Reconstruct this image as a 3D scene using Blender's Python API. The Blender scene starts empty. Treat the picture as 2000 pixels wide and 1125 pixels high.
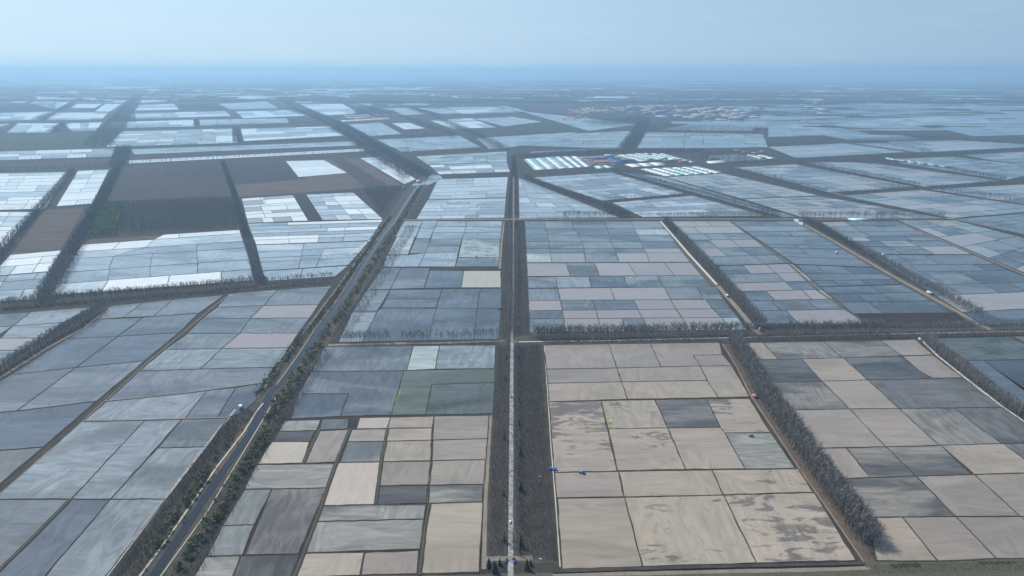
import bpy, math, random
import numpy as np
from mathutils import Matrix, Vector

# ------------------------------------------------------------------ camera, sky, sun, exposure
H = 350.0; FPX = 1333.0; CX, CY = 1000.0, 562.5
PITCH = math.radians(17.8); ROLL = math.radians(0.17)
SUN_EL, SUN_AZ = math.radians(47), math.radians(-48)      # azimuth from +Y, negative = to the left
sc = bpy.context.scene
COL = sc.collection
cam_d = bpy.data.cameras.new('camera'); cam = bpy.data.objects.new('camera', cam_d); COL.objects.link(cam)
RC = Matrix.Rotation(math.pi/2 - PITCH, 3, 'X') @ Matrix.Rotation(ROLL, 3, 'Z')
cam.matrix_world = Matrix.Translation((0, 0, H)) @ RC.to_4x4()
cam_d.sensor_fit = 'HORIZONTAL'; cam_d.sensor_width = 36.0; cam_d.lens = 36.0*FPX/2000.0
cam_d.clip_start = 1.0; cam_d.clip_end = 600000.0
sc.camera = cam

world = bpy.data.worlds.new("World"); sc.world = world; world.use_nodes = True
nt = world.node_tree; nt.nodes.clear()
N = nt.nodes.new; L = nt.links.new
sky = N('ShaderNodeTexSky'); sky.sky_type = 'NISHITA'; sky.sun_disc = False
sky.sun_elevation = SUN_EL; sky.sun_rotation = SUN_AZ
sky.altitude = 300; sky.air_density = 1.0; sky.dust_density = 0.8; sky.ozone_density = 1.6
bg = N('ShaderNodeBackground'); bg.inputs['Strength'].default_value = 0.10
wo = N('ShaderNodeOutputWorld')
tc = N('ShaderNodeTexCoord'); mp = N('ShaderNodeMapping'); mp.inputs['Scale'].default_value = (3.0, 3.0, 22.0)
nz = N('ShaderNodeTexNoise'); nz.inputs['Scale'].default_value = 2.0; nz.inputs['Detail'].default_value = 7; nz.inputs['Roughness'].default_value = 0.6
cr = N('ShaderNodeValToRGB'); cr.color_ramp.elements[0].position = 0.52; cr.color_ramp.elements[1].position = 0.80
cr.color_ramp.elements[1].color = (0.07, 0.07, 0.07, 1)
mx = N('ShaderNodeMixRGB'); mx.inputs['Color2'].default_value = (9.5, 10.0, 10.5, 1)
L(tc.outputs['Generated'], mp.inputs['Vector']); L(mp.outputs['Vector'], nz.inputs['Vector'])
L(nz.outputs['Fac'], cr.inputs['Fac']); L(cr.outputs['Color'], mx.inputs['Fac'])
# spring haze low in the sky: pale blue, brighter towards the sun's side
sx = N('ShaderNodeSeparateXYZ'); L(tc.outputs['Generated'], sx.inputs[0])
lo = N('ShaderNodeMapRange'); lo.interpolation_type = 'SMOOTHSTEP'; lo.inputs['From Min'].default_value = 0.10; lo.inputs['From Max'].default_value = 0.45
lo.inputs['To Min'].default_value = 1.0; lo.inputs['To Max'].default_value = 0.0; L(sx.outputs['Z'], lo.inputs['Value'])
dt = N('ShaderNodeVectorMath'); dt.operation = 'DOT_PRODUCT'; L(tc.outputs['Generated'], dt.inputs[0]); dt.inputs[1].default_value = (math.sin(SUN_AZ), math.cos(SUN_AZ), 0)
az = N('ShaderNodeValToRGB'); L(dt.outputs['Value'], az.inputs['Fac'])
az.color_ramp.elements[0].position = 0.05; az.color_ramp.elements[0].color = (0.305, 0.458, 0.625, 1)
az.color_ramp.elements[1].position = 1.0; az.color_ramp.elements[1].color = (0.47, 0.65, 0.79, 1)
az.color_ramp.elements.new(0.67).color = (0.425, 0.60, 0.76, 1)
sc2 = N('ShaderNodeVectorMath'); sc2.operation = 'SCALE'; sc2.inputs['Scale'].default_value = 10.0; L(az.outputs['Color'], sc2.inputs[0])
mh = N('ShaderNodeMixRGB'); L(lo.outputs['Result'], mh.inputs['Fac']); L(sky.outputs['Color'], mh.inputs['Color1']); L(sc2.outputs['Vector'], mh.inputs['Color2'])
hc = N('ShaderNodeValToRGB'); L(sx.outputs['Z'], hc.inputs['Fac'])
hc.color_ramp.elements[0].position = 0.0; hc.color_ramp.elements[0].color = (0.74, 0.86, 0.96, 1)
hc.color_ramp.elements[1].position = 0.11; hc.color_ramp.elements[1].color = (0.93, 1.0, 1.0, 1)
hc.color_ramp.elements.new(0.016).color = (0.97, 0.98, 0.985, 1); hc.color_ramp.elements.new(0.05).color = (1.0, 1.0, 1.0, 1)
hm_ = N('ShaderNodeMixRGB'); hm_.blend_type = 'MULTIPLY'; hm_.inputs['Fac'].default_value = 1.0; L(mh.outputs['Color'], hm_.inputs['Color1']); L(hc.outputs['Color'], hm_.inputs['Color2'])
# bright hazy aureole round the sun
d3 = N('ShaderNodeVectorMath'); d3.operation = 'DOT_PRODUCT'; L(tc.outputs['Generated'], d3.inputs[0])
d3.inputs[1].default_value = (math.sin(SUN_AZ)*math.cos(SUN_EL), math.cos(SUN_AZ)*math.cos(SUN_EL), math.sin(SUN_EL))
mxx = N('ShaderNodeMath'); mxx.operation = 'MAXIMUM'; L(d3.outputs['Value'], mxx.inputs[0]); mxx.inputs[1].default_value = 0.0
pw = N('ShaderNodeMath'); pw.operation = 'POWER'; L(mxx.outputs[0], pw.inputs[0]); pw.inputs[1].default_value = 4.0
au = N('ShaderNodeVectorMath'); au.operation = 'SCALE'; au.inputs[0].default_value = (4.2, 4.7, 5.2); L(pw.outputs[0], au.inputs['Scale'])
ad = N('ShaderNodeVectorMath'); ad.operation = 'ADD'; L(hm_.outputs['Color'], ad.inputs[0]); L(au.outputs['Vector'], ad.inputs[1])
L(ad.outputs['Vector'], mx.inputs['Color1']); L(mx.outputs['Color'], bg.inputs['Color']); L(bg.outputs['Background'], wo.inputs['Surface'])

sun_d = bpy.data.lights.new('sun', 'SUN'); sun_d.energy = 4.0; sun_d.angle = math.radians(0.6); sun_d.color = (1.0, 0.95, 0.88)
sun = bpy.data.objects.new('sun', sun_d); COL.objects.link(sun)
sdir = Vector((math.sin(SUN_AZ)*math.cos(SUN_EL), math.cos(SUN_AZ)*math.cos(SUN_EL), math.sin(SUN_EL)))
sun.rotation_euler = sdir.to_track_quat('Z', 'Y').to_euler(); sun.location = (0, 0, 800)
sc.view_settings.view_transform = 'Standard'; sc.view_settings.look = 'None'
sc.view_settings.exposure = 0.13; sc.view_settings.gamma = 1.0
cy = sc.cycles
cy.max_bounces = 5; cy.diffuse_bounces = 2; cy.glossy_bounces = 2; cy.transmission_bounces = 2; cy.volume_bounces = 1; cy.transparent_max_bounces = 4
cy.caustics_reflective = False; cy.caustics_refractive = False

# ------------------------------------------------------------------ helpers
def U(x, y):
    """ground point seen at pixel (x, y) of the 2000 x 1125 photograph"""
    d = RC @ Vector(((x-CX)/FPX, -(y-CY)/FPX, -1.0))
    t = H/-d.z
    return np.array([d.x*t, d.y*t])
RCn = np.array(RC)
def PX(X, Y):
    v = RCn.T @ np.array([X, Y, -H]); return CX + FPX*v[0]/-v[2], CY - FPX*v[1]/-v[2]
def mesh_from(name, V, F, mat=None, parent=None, cols=None, smooth=False):
    """V (n,3), F list of index tuples or (m,k) array; cols: per-face rgba"""
    V = np.asarray(V, dtype=np.float32).reshape(-1, 3)
    me = bpy.data.meshes.new(name)
    if isinstance(F, np.ndarray):
        m, k = F.shape; sizes = np.full(m, k, dtype=np.int32); idx = F.astype(np.int32).ravel()
    else:
        sizes = np.array([len(f) for f in F], dtype=np.int32); idx = np.array([i for f in F for i in f], dtype=np.int32)
    me.vertices.add(len(V)); me.vertices.foreach_set('co', V.ravel())
    me.loops.add(len(idx)); me.loops.foreach_set('vertex_index', idx)
    me.polygons.add(len(sizes))
    st = np.concatenate([[0], np.cumsum(sizes)[:-1]]).astype(np.int32)
    me.polygons.foreach_set('loop_start', st)
    if cols is not None:
        ca = me.color_attributes.new('tint', 'FLOAT_COLOR', 'CORNER')
        ca.data.foreach_set('color', np.repeat(np.asarray(cols, dtype=np.float32).reshape(-1, 4), sizes, axis=0).ravel())
    me.update(calc_edges=True); me.validate()
    if mat is not None: me.materials.append(mat)
    return me
def obj(name, me, parent=None):
    o = bpy.data.objects.new(name, me); COL.objects.link(o)
    if parent is not None: o.parent = parent
    return o
def tag(o, label=None, cat=None, group=None, kind=None):
    if label: o['label'] = label
    if cat: o['category'] = cat
    if group: o['group'] = group
    if kind: o['kind'] = kind
    return o
def empty(name, loc=(0, 0, 0), rz=0.0, s=1.0):
    o = bpy.data.objects.new(name, None); COL.objects.link(o); o.location = loc; o.rotation_euler = (0, 0, rz); o.scale = (s, s, s)
    o.empty_display_size = 0.1
    return o
def copy_tree(o, loc, rz=0.0, s=(1, 1, 1)):
    c = o.copy(); COL.objects.link(c); c.location = loc; c.rotation_euler = (0, 0, rz); c.scale = s
    for ch in list(o.children):
        d = ch.copy(); COL.objects.link(d); d.parent = c
        for g in list(ch.children):
            e = g.copy(); COL.objects.link(e); e.parent = d
    return c
class MB:
    def __init__(s): s.V = []; s.F = []; s.C = []
    def add(s, V, F, c=None):
        b = len(s.V); s.V += [tuple(v) for v in V]; s.F += [tuple(i+b for i in f) for f in F]
        if c is not None: s.C += [c]*len(F)
        return s
    def box(s, x0, x1, y0, y1, z0, z1, tx=0, ty=0, c=None):
        V = [(x0, y0, z0), (x1, y0, z0), (x1, y1, z0), (x0, y1, z0), (x0+tx, y0+ty, z1), (x1-tx, y0+ty, z1), (x1-tx, y1-ty, z1), (x0+tx, y1-ty, z1)]
        return s.add(V, [(3, 2, 1, 0), (4, 5, 6, 7), (0, 1, 5, 4), (1, 2, 6, 5), (2, 3, 7, 6), (3, 0, 4, 7)], c)
    def wheel(s, x, y, r, w, n=14):
        V = []
        for sx in (-w/2, w/2):
            for k in range(n):
                a = 2*math.pi*k/n; V.append((x+sx, y+r*math.cos(a), r+r*math.sin(a)))
        F = [tuple(range(n))[::-1], tuple(range(n, 2*n))] + [(k, (k+1) % n, n+(k+1) % n, n+k) for k in range(n)]
        return s.add(V, F)
    def cyl(s, x, y, z0, z1, r0, r1, n=7, dx=0, dy=0):
        V = [(x+r0*math.cos(2*math.pi*k/n), y+r0*math.sin(2*math.pi*k/n), z0) for k in range(n)] + \
            [(x+dx+r1*math.cos(2*math.pi*k/n), y+dy+r1*math.sin(2*math.pi*k/n), z1) for k in range(n)]
        return s.add(V, [(k, (k+1) % n, n+(k+1) % n, n+k) for k in range(n)] + [tuple(range(n, 2*n)), tuple(range(n))[::-1]])
    def mesh(s, name, mat): return mesh_from(name, s.V, s.F, mat, cols=s.C if s.C else None)
    def build(s, name, mat, parent=None): return obj(name, s.mesh(name, mat), parent)

# ------------------------------------------------------------------ materials
def newmat(name):
    m = bpy.data.materials.new(name); m.use_nodes = True
    b = m.node_tree.nodes['Principled BSDF']; return m, m.node_tree, b
def plain(name, c, rough=0.8, spec=0.3, metallic=0.0, var=0.0, scale=1.0):
    m, t, b = newmat(name)
    b.inputs['Base Color'].default_value = (*c, 1); b.inputs['Roughness'].default_value = rough
    b.inputs['Specular IOR Level'].default_value = spec; b.inputs['Metallic'].default_value = metallic
    if var:
        n = t.nodes.new('ShaderNodeTexNoise'); n.inputs['Scale'].default_value = scale; n.inputs['Detail'].default_value = 5
        g = t.nodes.new('ShaderNodeNewGeometry'); t.links.new(g.outputs['Position'], n.inputs['Vector'])
        r = t.nodes.new('ShaderNodeValToRGB'); r.color_ramp.elements[0].position = 0.33; r.color_ramp.elements[1].position = 0.67
        r.color_ramp.elements[0].color = (*[v*(1-var) for v in c], 1); r.color_ramp.elements[1].color = (*[min(1, v*(1+var)) for v in c], 1)
        t.links.new(n.outputs['Fac'], r.inputs['Fac']); t.links.new(r.outputs['Color'], b.inputs['Base Color'])
    return m
def mixnode(t, fac, a, b):
    n = t.nodes.new('ShaderNodeMixRGB')
    for sck, v in (('Fac', fac), ('Color1', a), ('Color2', b)):
        if isinstance(v, (int, float)): n.inputs[sck].default_value = v
        elif isinstance(v, tuple): n.inputs[sck].default_value = v
        else: t.links.new(v, n.inputs[sck])
    return n.outputs['Color']
def math_(t, op, a, b=None):
    n = t.nodes.new('ShaderNodeMath'); n.operation = op
    for i, v in enumerate((a, b)):
        if v is None: continue
        if isinstance(v, (int, float)): n.inputs[i].default_value = v
        else: t.links.new(v, n.inputs[i])
    return n.outputs[0]
def noise(t, vec, scale, detail=5, rough=0.55, dist=0.0):
    n = t.nodes.new('ShaderNodeTexNoise'); n.inputs['Scale'].default_value = scale; n.inputs['Detail'].default_value = detail
    n.inputs['Roughness'].default_value = rough; n.inputs['Distortion'].default_value = dist
    t.links.new(vec, n.inputs['Vector']); return n.outputs['Fac']
def ramp(t, fac, a, b, ca=(0, 0, 0, 1), cb=(1, 1, 1, 1)):
    r = t.nodes.new('ShaderNodeValToRGB'); r.color_ramp.elements[0].position = a; r.color_ramp.elements[1].position = b
    r.color_ramp.elements[0].color = ca; r.color_ramp.elements[1].color = cb
    t.links.new(fac, r.inputs['Fac']); return r.outputs['Color']
def mapped(t, scale, rot=0.0, off=None):
    g = t.nodes.new('ShaderNodeNewGeometry'); m = t.nodes.new('ShaderNodeMapping')
    m.inputs['Scale'].default_value = scale; m.inputs['Rotation'].default_value = (0, 0, rot)
    v = g.outputs['Position']
    if off is not None:
        a = t.nodes.new('ShaderNodeVectorMath'); a.operation = 'ADD'; t.links.new(v, a.inputs[0]); t.links.new(off, a.inputs[1]); v = a.outputs[0]
    t.links.new(v, m.inputs['Vector']); return m.outputs['Vector']

def water_material():
    """flooded paddy: silty water of the field's own tint, mud showing through in streaks where it is shallow, wind ripples"""
    m, t, b = newmat('paddy_water')
    at = t.nodes.new('ShaderNodeAttribute'); at.attribute_name = 'tint'; at.attribute_type = 'GEOMETRY'
    tint, amt = at.outputs['Color'], at.outputs['Alpha']
    seed = t.nodes.new('ShaderNodeVectorMath'); seed.operation = 'SCALE'; seed.inputs['Scale'].default_value = 3700.0
    t.links.new(tint, seed.inputs[0])
    v1 = mapped(t, (0.35, 1.0, 1.0), 0.0, seed.outputs[0])
    v2 = mapped(t, (1.0, 0.4, 1.0), 0.5, seed.outputs[0])
    big = noise(t, v1, 0.011, 5, 0.55, 1.2)
    st1 = noise(t, mapped(t, (0.22, 1.0, 1.0), 0.0, seed.outputs[0]), 0.085, 6, 0.62, 1.6)
    st2 = noise(t, mapped(t, (1.0, 0.25, 1.0), -0.45, seed.outputs[0]), 0.075, 6, 0.62, 2.2)
    sel = ramp(t, noise(t, v2, 0.010, 2, 0.5, 0.5), 0.47, 0.53)
    streak = ramp(t, mixnode(t, sel, st1, st2), 0.36, 0.64)
    isl = math_(t, 'ADD', math_(t, 'MULTIPLY', noise(t, v1, 0.10, 9, 0.70, 1.0), 0.62), math_(t, 'MULTIPLY', noise(t, v2, 0.016, 3, 0.5, 0.6), 0.38))
    thr = math_(t, 'SUBTRACT', isl, math_(t, 'SUBTRACT', 0.612, math_(t, 'MULTIPLY', amt, 0.13)))
    ismask = ramp(t, math_(t, 'MULTIPLY', thr, 26.0), 0.0, 1.0)
    isl_on = ramp(t, amt, 0.49, 0.56); ismask = math_(t, 'MULTIPLY', ismask, math_(t, 'MULTIPLY', isl_on, 0.85))
    cloud = math_(t, 'MULTIPLY', ramp(t, big, 0.47, 0.60), math_(t, 'MULTIPLY', math_(t, 'SUBTRACT', 1.0, math_(t, 'MULTIPLY', isl_on, 0.85)), math_(t, 'MINIMUM', math_(t, 'MULTIPLY', amt, 1.9), 0.8)))
    mudf = math_(t, 'MAXIMUM', ismask, cloud)
    k = math_(t, 'ADD', 1.0, math_(t, 'MULTIPLY', math_(t, 'SUBTRACT', streak, 0.45), math_(t, 'ADD', math_(t, 'MULTIPLY', math_(t, 'MULTIPLY', amt, 1.15), math_(t, 'SUBTRACT', 1.0, math_(t, 'MULTIPLY', isl_on, 0.72))), 0.09)))
    sc_ = t.nodes.new('ShaderNodeVectorMath'); sc_.operation = 'SCALE'; t.links.new(tint, sc_.inputs[0]); t.links.new(k, sc_.inputs['Scale'])
    dark = t.nodes.new('ShaderNodeMixRGB'); dark.blend_type = 'MULTIPLY'; dark.inputs['Fac'].default_value = 1.0
    t.links.new(sc_.outputs[0], dark.inputs['Color1']); dark.inputs['Color2'].default_value = (0.34, 0.36, 0.40, 1)
    c = mixnode(t, mudf, sc_.outputs[0], dark.outputs['Color'])
    t.links.new(c, b.inputs['Base Color'])
    rn = noise(t, mapped(t, (0.4, 1, 1)), 0.02, 4, 0.6, 1.0)
    rr = ramp(t, rn, 0.3, 0.7, (0.04, 0.04, 0.04, 1), (0.13, 0.13, 0.13, 1))
    ro = math_(t, 'ADD', math_(t, 'MULTIPLY', mudf, 0.25), rr)
    t.links.new(ro, b.inputs['Roughness']); b.inputs['IOR'].default_value = 1.33
    bp = t.nodes.new('ShaderNodeBump'); bp.inputs['Strength'].default_value = 0.06; bp.inputs['Distance'].default_value = 0.3
    t.links.new(noise(t, mapped(t, (0.5, 1, 1)), 0.9, 3, 0.6), bp.inputs['Height']); t.links.new(bp.outputs['Normal'], b.inputs['Normal'])
    return m
def soil_material():
    """ploughed or bare dry field with furrows"""
    m, t, b = newmat('dry_soil')
    at = t.nodes.new('ShaderNodeAttribute'); at.attribute_name = 'tint'; at.attribute_type = 'GEOMETRY'
    a = noise(t, mapped(t, (0.15, 1, 1)), 0.05, 6, 0.6, 0.8); f = noise(t, mapped(t, (1, 0.08, 1), 0.06), 0.28, 3, 0.5); g2 = noise(t, mapped(t, (1, 1, 1)), 0.6, 4, 0.7)
    s = math_(t, 'ADD', math_(t, 'ADD', math_(t, 'MULTIPLY', a, 0.5), math_(t, 'MULTIPLY', f, 0.3)), math_(t, 'MULTIPLY', g2, 0.2))
    r = ramp(t, s, 0.36, 0.64, (0.62, 0.62, 0.64, 1), (1.40, 1.38, 1.33, 1))
    mu = t.nodes.new('ShaderNodeMixRGB'); mu.blend_type = 'MULTIPLY'; mu.inputs['Fac'].default_value = 1.0
    t.links.new(at.outputs['Color'], mu.inputs['Color1']); t.links.new(r, mu.inputs['Color2']); t.links.new(mu.outputs['Color'], b.inputs['Base Color'])
    b.inputs['Roughness'].default_value = 0.95; b.inputs['Specular IOR Level'].default_value = 0.15
    return m
def ground_material(name, c1, c2, c3, s1=0.02, s2=0.4):
    m, t, b = newmat(name)
    n1 = noise(t, mapped(t, (1, 1, 1)), s1, 6, 0.65, 0.5); n2 = noise(t, mapped(t, (1, 1, 1)), s2, 5, 0.7)
    c = mixnode(t, ramp(t, n1, 0.38, 0.62), (*c1, 1), (*c2, 1))
    c = mixnode(t, ramp(t, n2, 0.45, 0.70), c, (*c3, 1))
    t.links.new(c, b.inputs['Base Color']); b.inputs['Roughness'].default_value = 0.95; b.inputs['Specular IOR Level'].default_value = 0.1
    return m
M = {
    'water': water_material(), 'soil': soil_material(),
    'ground': ground_material('dry_ground', (0.042, 0.038, 0.036), (0.064, 0.057, 0.050), (0.034, 0.036, 0.028)),
    'litter': ground_material('leaf_litter', (0.065, 0.058, 0.052), (0.10, 0.090, 0.078), (0.045, 0.040, 0.034), 0.05, 0.8),
    'verge': ground_material('dry_verge', (0.095, 0.088, 0.066), (0.070, 0.074, 0.045), (0.15, 0.135, 0.105), 0.06, 0.7),
    'rust': ground_material('rusty_reeds', (0.16, 0.105, 0.080), (0.11, 0.085, 0.068), (0.075, 0.065, 0.055), 0.08, 0.6),
    'bank': ground_material('mud_bank', (0.050, 0.045, 0.036), (0.080, 0.070, 0.055), (0.040, 0.038, 0.030), 0.05, 0.9),
    'road': ground_material('pale_concrete', (0.30, 0.29, 0.27), (0.44, 0.43, 0.40), (0.14, 0.13, 0.12), 0.08, 0.35),  # dark mottling paints dappled tree shadow into the concrete colour
    'lane': ground_material('white_lane', (0.50, 0.48, 0.45), (0.58, 0.56, 0.53), (0.40, 0.38, 0.35), 0.05, 0.4),
    'track': ground_material('dirt_track', (0.21, 0.185, 0.15), (0.27, 0.235, 0.19), (0.17, 0.145, 0.11), 0.05, 0.5),
    'cream': ground_material('cream_edging', (0.52, 0.49, 0.38), (0.45, 0.42, 0.33), (0.36, 0.34, 0.27), 0.05, 0.6),
    'bark': plain('grey_bark', (0.17, 0.155, 0.14), 0.9, 0.1, var=0.3, scale=0.5),
    'twig': plain('bare_twig', (0.29, 0.27, 0.25), 0.9, 0.1, var=0.35, scale=0.25),
    'twig2': plain('brown_twig', (0.155, 0.135, 0.125), 0.9, 0.1, var=0.35, scale=0.25),
    'leaf': plain('spring_leaf', (0.120, 0.130, 0.052), 0.7, 0.2, var=0.45, scale=0.16),
    'leafy': plain('larch_green', (0.13, 0.18, 0.055), 0.8, 0.2, var=0.35, scale=0.06),
    'conifer': plain('dark_conifer', (0.025, 0.042, 0.022), 0.8, 0.2, var=0.3, scale=0.8),
    'grass': plain('fresh_grass', (0.10, 0.16, 0.03), 0.8, 0.2, var=0.4, scale=0.6),
    'reed': plain('dry_reed', (0.26, 0.24, 0.19), 0.9, 0.1, var=0.4, scale=0.4),
    'algae': plain('lime_algae', (0.23, 0.27, 0.06), 0.8, 0.2, var=0.35, scale=0.25),
    'blue': plain('blue_paint', (0.04, 0.26, 0.66), 0.4, 0.5), 'white': plain('white_paint', (0.78, 0.78, 0.76), 0.45, 0.5),
    'tyre': plain('black_rubber', (0.02, 0.02, 0.02), 0.8, 0.2), 'glass': plain('dark_glass', (0.02, 0.03, 0.04), 0.1, 0.5),
    'metal': plain('grey_metal', (0.25, 0.25, 0.25), 0.5, 0.5, 0.3), 'red': plain('red_roof', (0.50, 0.15, 0.11), 0.7, 0.2, var=0.25, scale=0.02),
    'bluer': plain('blue_roof', (0.04, 0.15, 0.42), 0.5, 0.3, var=0.2, scale=0.02), 'wall': plain('pale_wall', (0.50, 0.46, 0.42), 0.8, 0.2, var=0.15, scale=0.02),
    'mint': plain('mint_film', (0.50, 0.74, 0.74), 0.35, 0.5, var=0.08, scale=0.02), 'film': plain('white_film', (0.80, 0.84, 0.80), 0.4, 0.5, var=0.08, scale=0.02),
    'pink': plain('pink_sheet', (0.5, 0.25, 0.24), 0.7, 0.3), 'conc': plain('pole_concrete', (0.33, 0.32, 0.30), 0.8, 0.2),
}
mcan, t_, b_ = newmat('canal_water')
b_.inputs['Base Color'].default_value = (0.010, 0.014, 0.022, 1); b_.inputs['Roughness'].default_value = 0.08; b_.inputs['IOR'].default_value = 1.33
M['canal'] = mcan

# ------------------------------------------------------------------ fields
# code: (tint rgb, how much mud shows); V, U and X have sky reflection painted into the tint
CODE = {
    'T': ((0.318, 0.272, 0.216), 0.13), 't': ((0.272, 0.236, 0.199), 0.12), 'L': ((0.41, 0.362, 0.30), 0.03), 'S': ((0.335, 0.286, 0.225), 0.62), 'k': ((0.125, 0.122, 0.112), 0.44), 'K': ((0.196, 0.182, 0.156), 0.44),
    'G': ((0.232, 0.226, 0.200), 0.42), 'g': ((0.170, 0.180, 0.170), 0.30), 'D': ((0.088, 0.082, 0.078), 0.45), 'd': ((0.165, 0.150, 0.138), 0.47),
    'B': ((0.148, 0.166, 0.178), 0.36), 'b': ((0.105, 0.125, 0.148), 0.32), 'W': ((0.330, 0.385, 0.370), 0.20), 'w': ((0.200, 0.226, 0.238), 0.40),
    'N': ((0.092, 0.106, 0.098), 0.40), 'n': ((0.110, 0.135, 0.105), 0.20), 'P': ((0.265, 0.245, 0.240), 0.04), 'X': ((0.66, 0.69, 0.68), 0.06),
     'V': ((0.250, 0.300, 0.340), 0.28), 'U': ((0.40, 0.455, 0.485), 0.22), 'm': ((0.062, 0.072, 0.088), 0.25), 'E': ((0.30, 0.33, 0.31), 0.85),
    'p': ((0.046, 0.037, 0.036), -1), 'q': ((0.036, 0.031, 0.032), -1), 'r': ((0.090, 0.072, 0.062), -1), 'e': ((0.034, 0.044, 0.026), -1),
}
rng = random.Random(11)
def inset(P, d):
    P = np.asarray(P, float); n = len(P)
    area = 0.5*sum(P[i][0]*P[(i+1) % n][1]-P[(i+1) % n][0]*P[i][1] for i in range(n))
    if area < 0: P = P[::-1]
    out = []
    for i in range(n):
        a, b, c = P[i-1], P[i], P[(i+1) % n]
        e1 = (b-a)/max(1e-6, np.linalg.norm(b-a)); e2 = (c-b)/max(1e-6, np.linalg.norm(c-b))
        n1 = np.array([-e1[1], e1[0]]); n2 = np.array([-e2[1], e2[0]])
        k = 1+float(n1 @ n2)
        out.append(b + (n1+n2)*d/max(k, 0.35))
    return np.array(out)
edges = {}
def bund(a, b, w=1.5, h=0.55):
    k = tuple(sorted([(round(a[0]/3), round(a[1]/3)), (round(b[0]/3), round(b[1]/3))]))
    if k not in edges: edges[k] = (np.array(a, float), np.array(b, float), w, h)
SWAP = {}
def tint_of(code, var=0.07):
    code = SWAP.get(code, code)
    c, a = CODE[code]; k = 1+rng.uniform(-var, var); j = [k*(1+rng.uniform(-0.012, 0.012)) for _ in range(3)]
    return (c[0]*j[0], c[1]*j[1], c[2]*j[2], max(a, 0)*(1+rng.uniform(-0.08, 0.08)))
WL = {'T': 'tan silty water', 't': 'dull tan silty water', 'L': 'pale pinkish silty water', 'S': 'cream water streaked with dark mud', 'G': 'grey green streaky water', 'g': 'dull grey water',
      'D': 'dark wet mud', 'd': 'dark mud with pale streaks', 'B': 'blue grey streaky water', 'b': 'deep blue grey water', 'W': 'pale mint water', 'w': 'pale blue streaky water', 'V': 'water with sky reflection in its tint', 'U': 'bright water with sky reflection in its tint', 'k': 'dark grey cloudy water', 'K': 'olive grey cloudy water',
      'N': 'dark green water', 'n': 'greenish water', 'P': 'flat pinkish grey water', 'X': 'white water with sky reflection in its tint', 'm': 'dark blue water', 'E': 'pale water with many mud islets', 'p': 'brown', 'q': 'brown', 'r': 'brown', 'e': 'green'}
def field(px, code, bw=1.1):
    P = np.array([U(*p) for p in px]); dry = code in 'pqre'
    for i in range(len(P)): bund(P[i], P[(i+1) % len(P)], bw)
    Q = inset(P, bw*0.36); z = 0.12
    c = Q.mean(0)
    V = [(q[0]-c[0], q[1]-c[1], 0) for q in Q]
    me = mesh_from('field' if dry else 'field_water', V, [tuple(range(len(V)))], M['soil' if dry else 'water'], cols=[tint_of(code)])
    o = obj('field' if dry else 'field_water', me); o.location = (c[0], c[1], z); o['kind'] = 'structure'
    o['label'] = 'rectangular paddy field of ' + WL[code]
    return o
def row(yl, yr, zl, zr, xt, xb, codes, bw=1.1):
    """one row of fields: top edge from (xt[0],yl) to (xt[-1],yr), bottom edge from (xb[0],zl) to (xb[-1],zr)"""
    ty = lambda x: yl+(yr-yl)*(x-xt[0])/(xt[-1]-xt[0]); by = lambda x: zl+(zr-zl)*(x-xb[0])/(xb[-1]-xb[0])
    for i, c in enumerate(codes):
        field([(xt[i], ty(xt[i])), (xt[i+1], ty(xt[i+1])), (xb[i+1], by(xb[i+1])), (xb[i], by(xb[i]))], c, bw)
BZ = [0]
def block(q, nr, nc, pal, z=0.12, bw=1.3, seed=None, merge=0.25, wob=0.25):
    """a block between belts cut into fields (rows of their own widths), one sheet per block"""
    r = random.Random(seed if seed is not None else int(abs(q[0][0]*7+q[0][1]*13+q[2][0])))
    A, B, Cc, D = [U(*p) for p in q]
    BZ[0] += 1; z = z+0.004*BZ[0]
    f = lambda u, v: (A*(1-u)+B*u)*(1-v)+(D*(1-u)+Cc*u)*v
    def cuts(n):
        c = [0.0]; 
        for i in range(1, n): c.append((i+r.uniform(-wob, wob))/n)
        return c+[1.0]
    V, F, Cl = [], [], []
    rv = cuts(nr); base = cuts(nc); wet = [c for c in pal]
    for j in range(nr):
        us = [u for u in base[1:-1] if r.random() > merge]
        if r.random() < 0.35: us = [min(0.97, max(0.03, u+r.uniform(-0.25, 0.25)/nc)) for u in us]
        us = [0.0]+sorted(us)+[1.0]
        for i in range(len(us)-1):
            P = [f(us[i], rv[j]), f(us[i+1], rv[j]), f(us[i+1], rv[j+1]), f(us[i], rv[j+1])]
            for k in range(4): bund(P[k], P[(k+1) % 4], bw)
            Q = inset(P, bw*0.36); b = len(V); V += [(a[0], a[1], z) for a in Q]; F.append(tuple(range(b, b+4))); Cl.append(tint_of(r.choice(wet), 0.10))
    dry = all(c in 'pqre' for c in pal)
    me = mesh_from('field' if dry else 'field_water', V, F, M['soil' if dry else 'water'], cols=Cl)
    o = obj('field' if dry else 'field_water', me); o['kind'] = 'structure'
    o['label'] = 'block of dry ploughed soil' if dry else 'block of flooded paddy fields cut by thin mud banks'
def poly(px, code, z=0.10, name=None):
    P = [U(*p) for p in px]; dry = code in 'pqre'
    a = 0.5*sum(P[i][0]*P[(i+1) % len(P)][1]-P[(i+1) % len(P)][0]*P[i][1] for i in range(len(P)))
    if a < 0: P = P[::-1]
    BZ[0] += 1; z = z+0.002*BZ[0]
    o = obj(name or ('field' if dry else 'field_water'), mesh_from('sheet', [(p[0], p[1], z) for p in P], [tuple(range(len(P)))], M['soil' if dry else 'water'], cols=[tint_of(code)]))
    o['kind'] = 'structure'; return o

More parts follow.
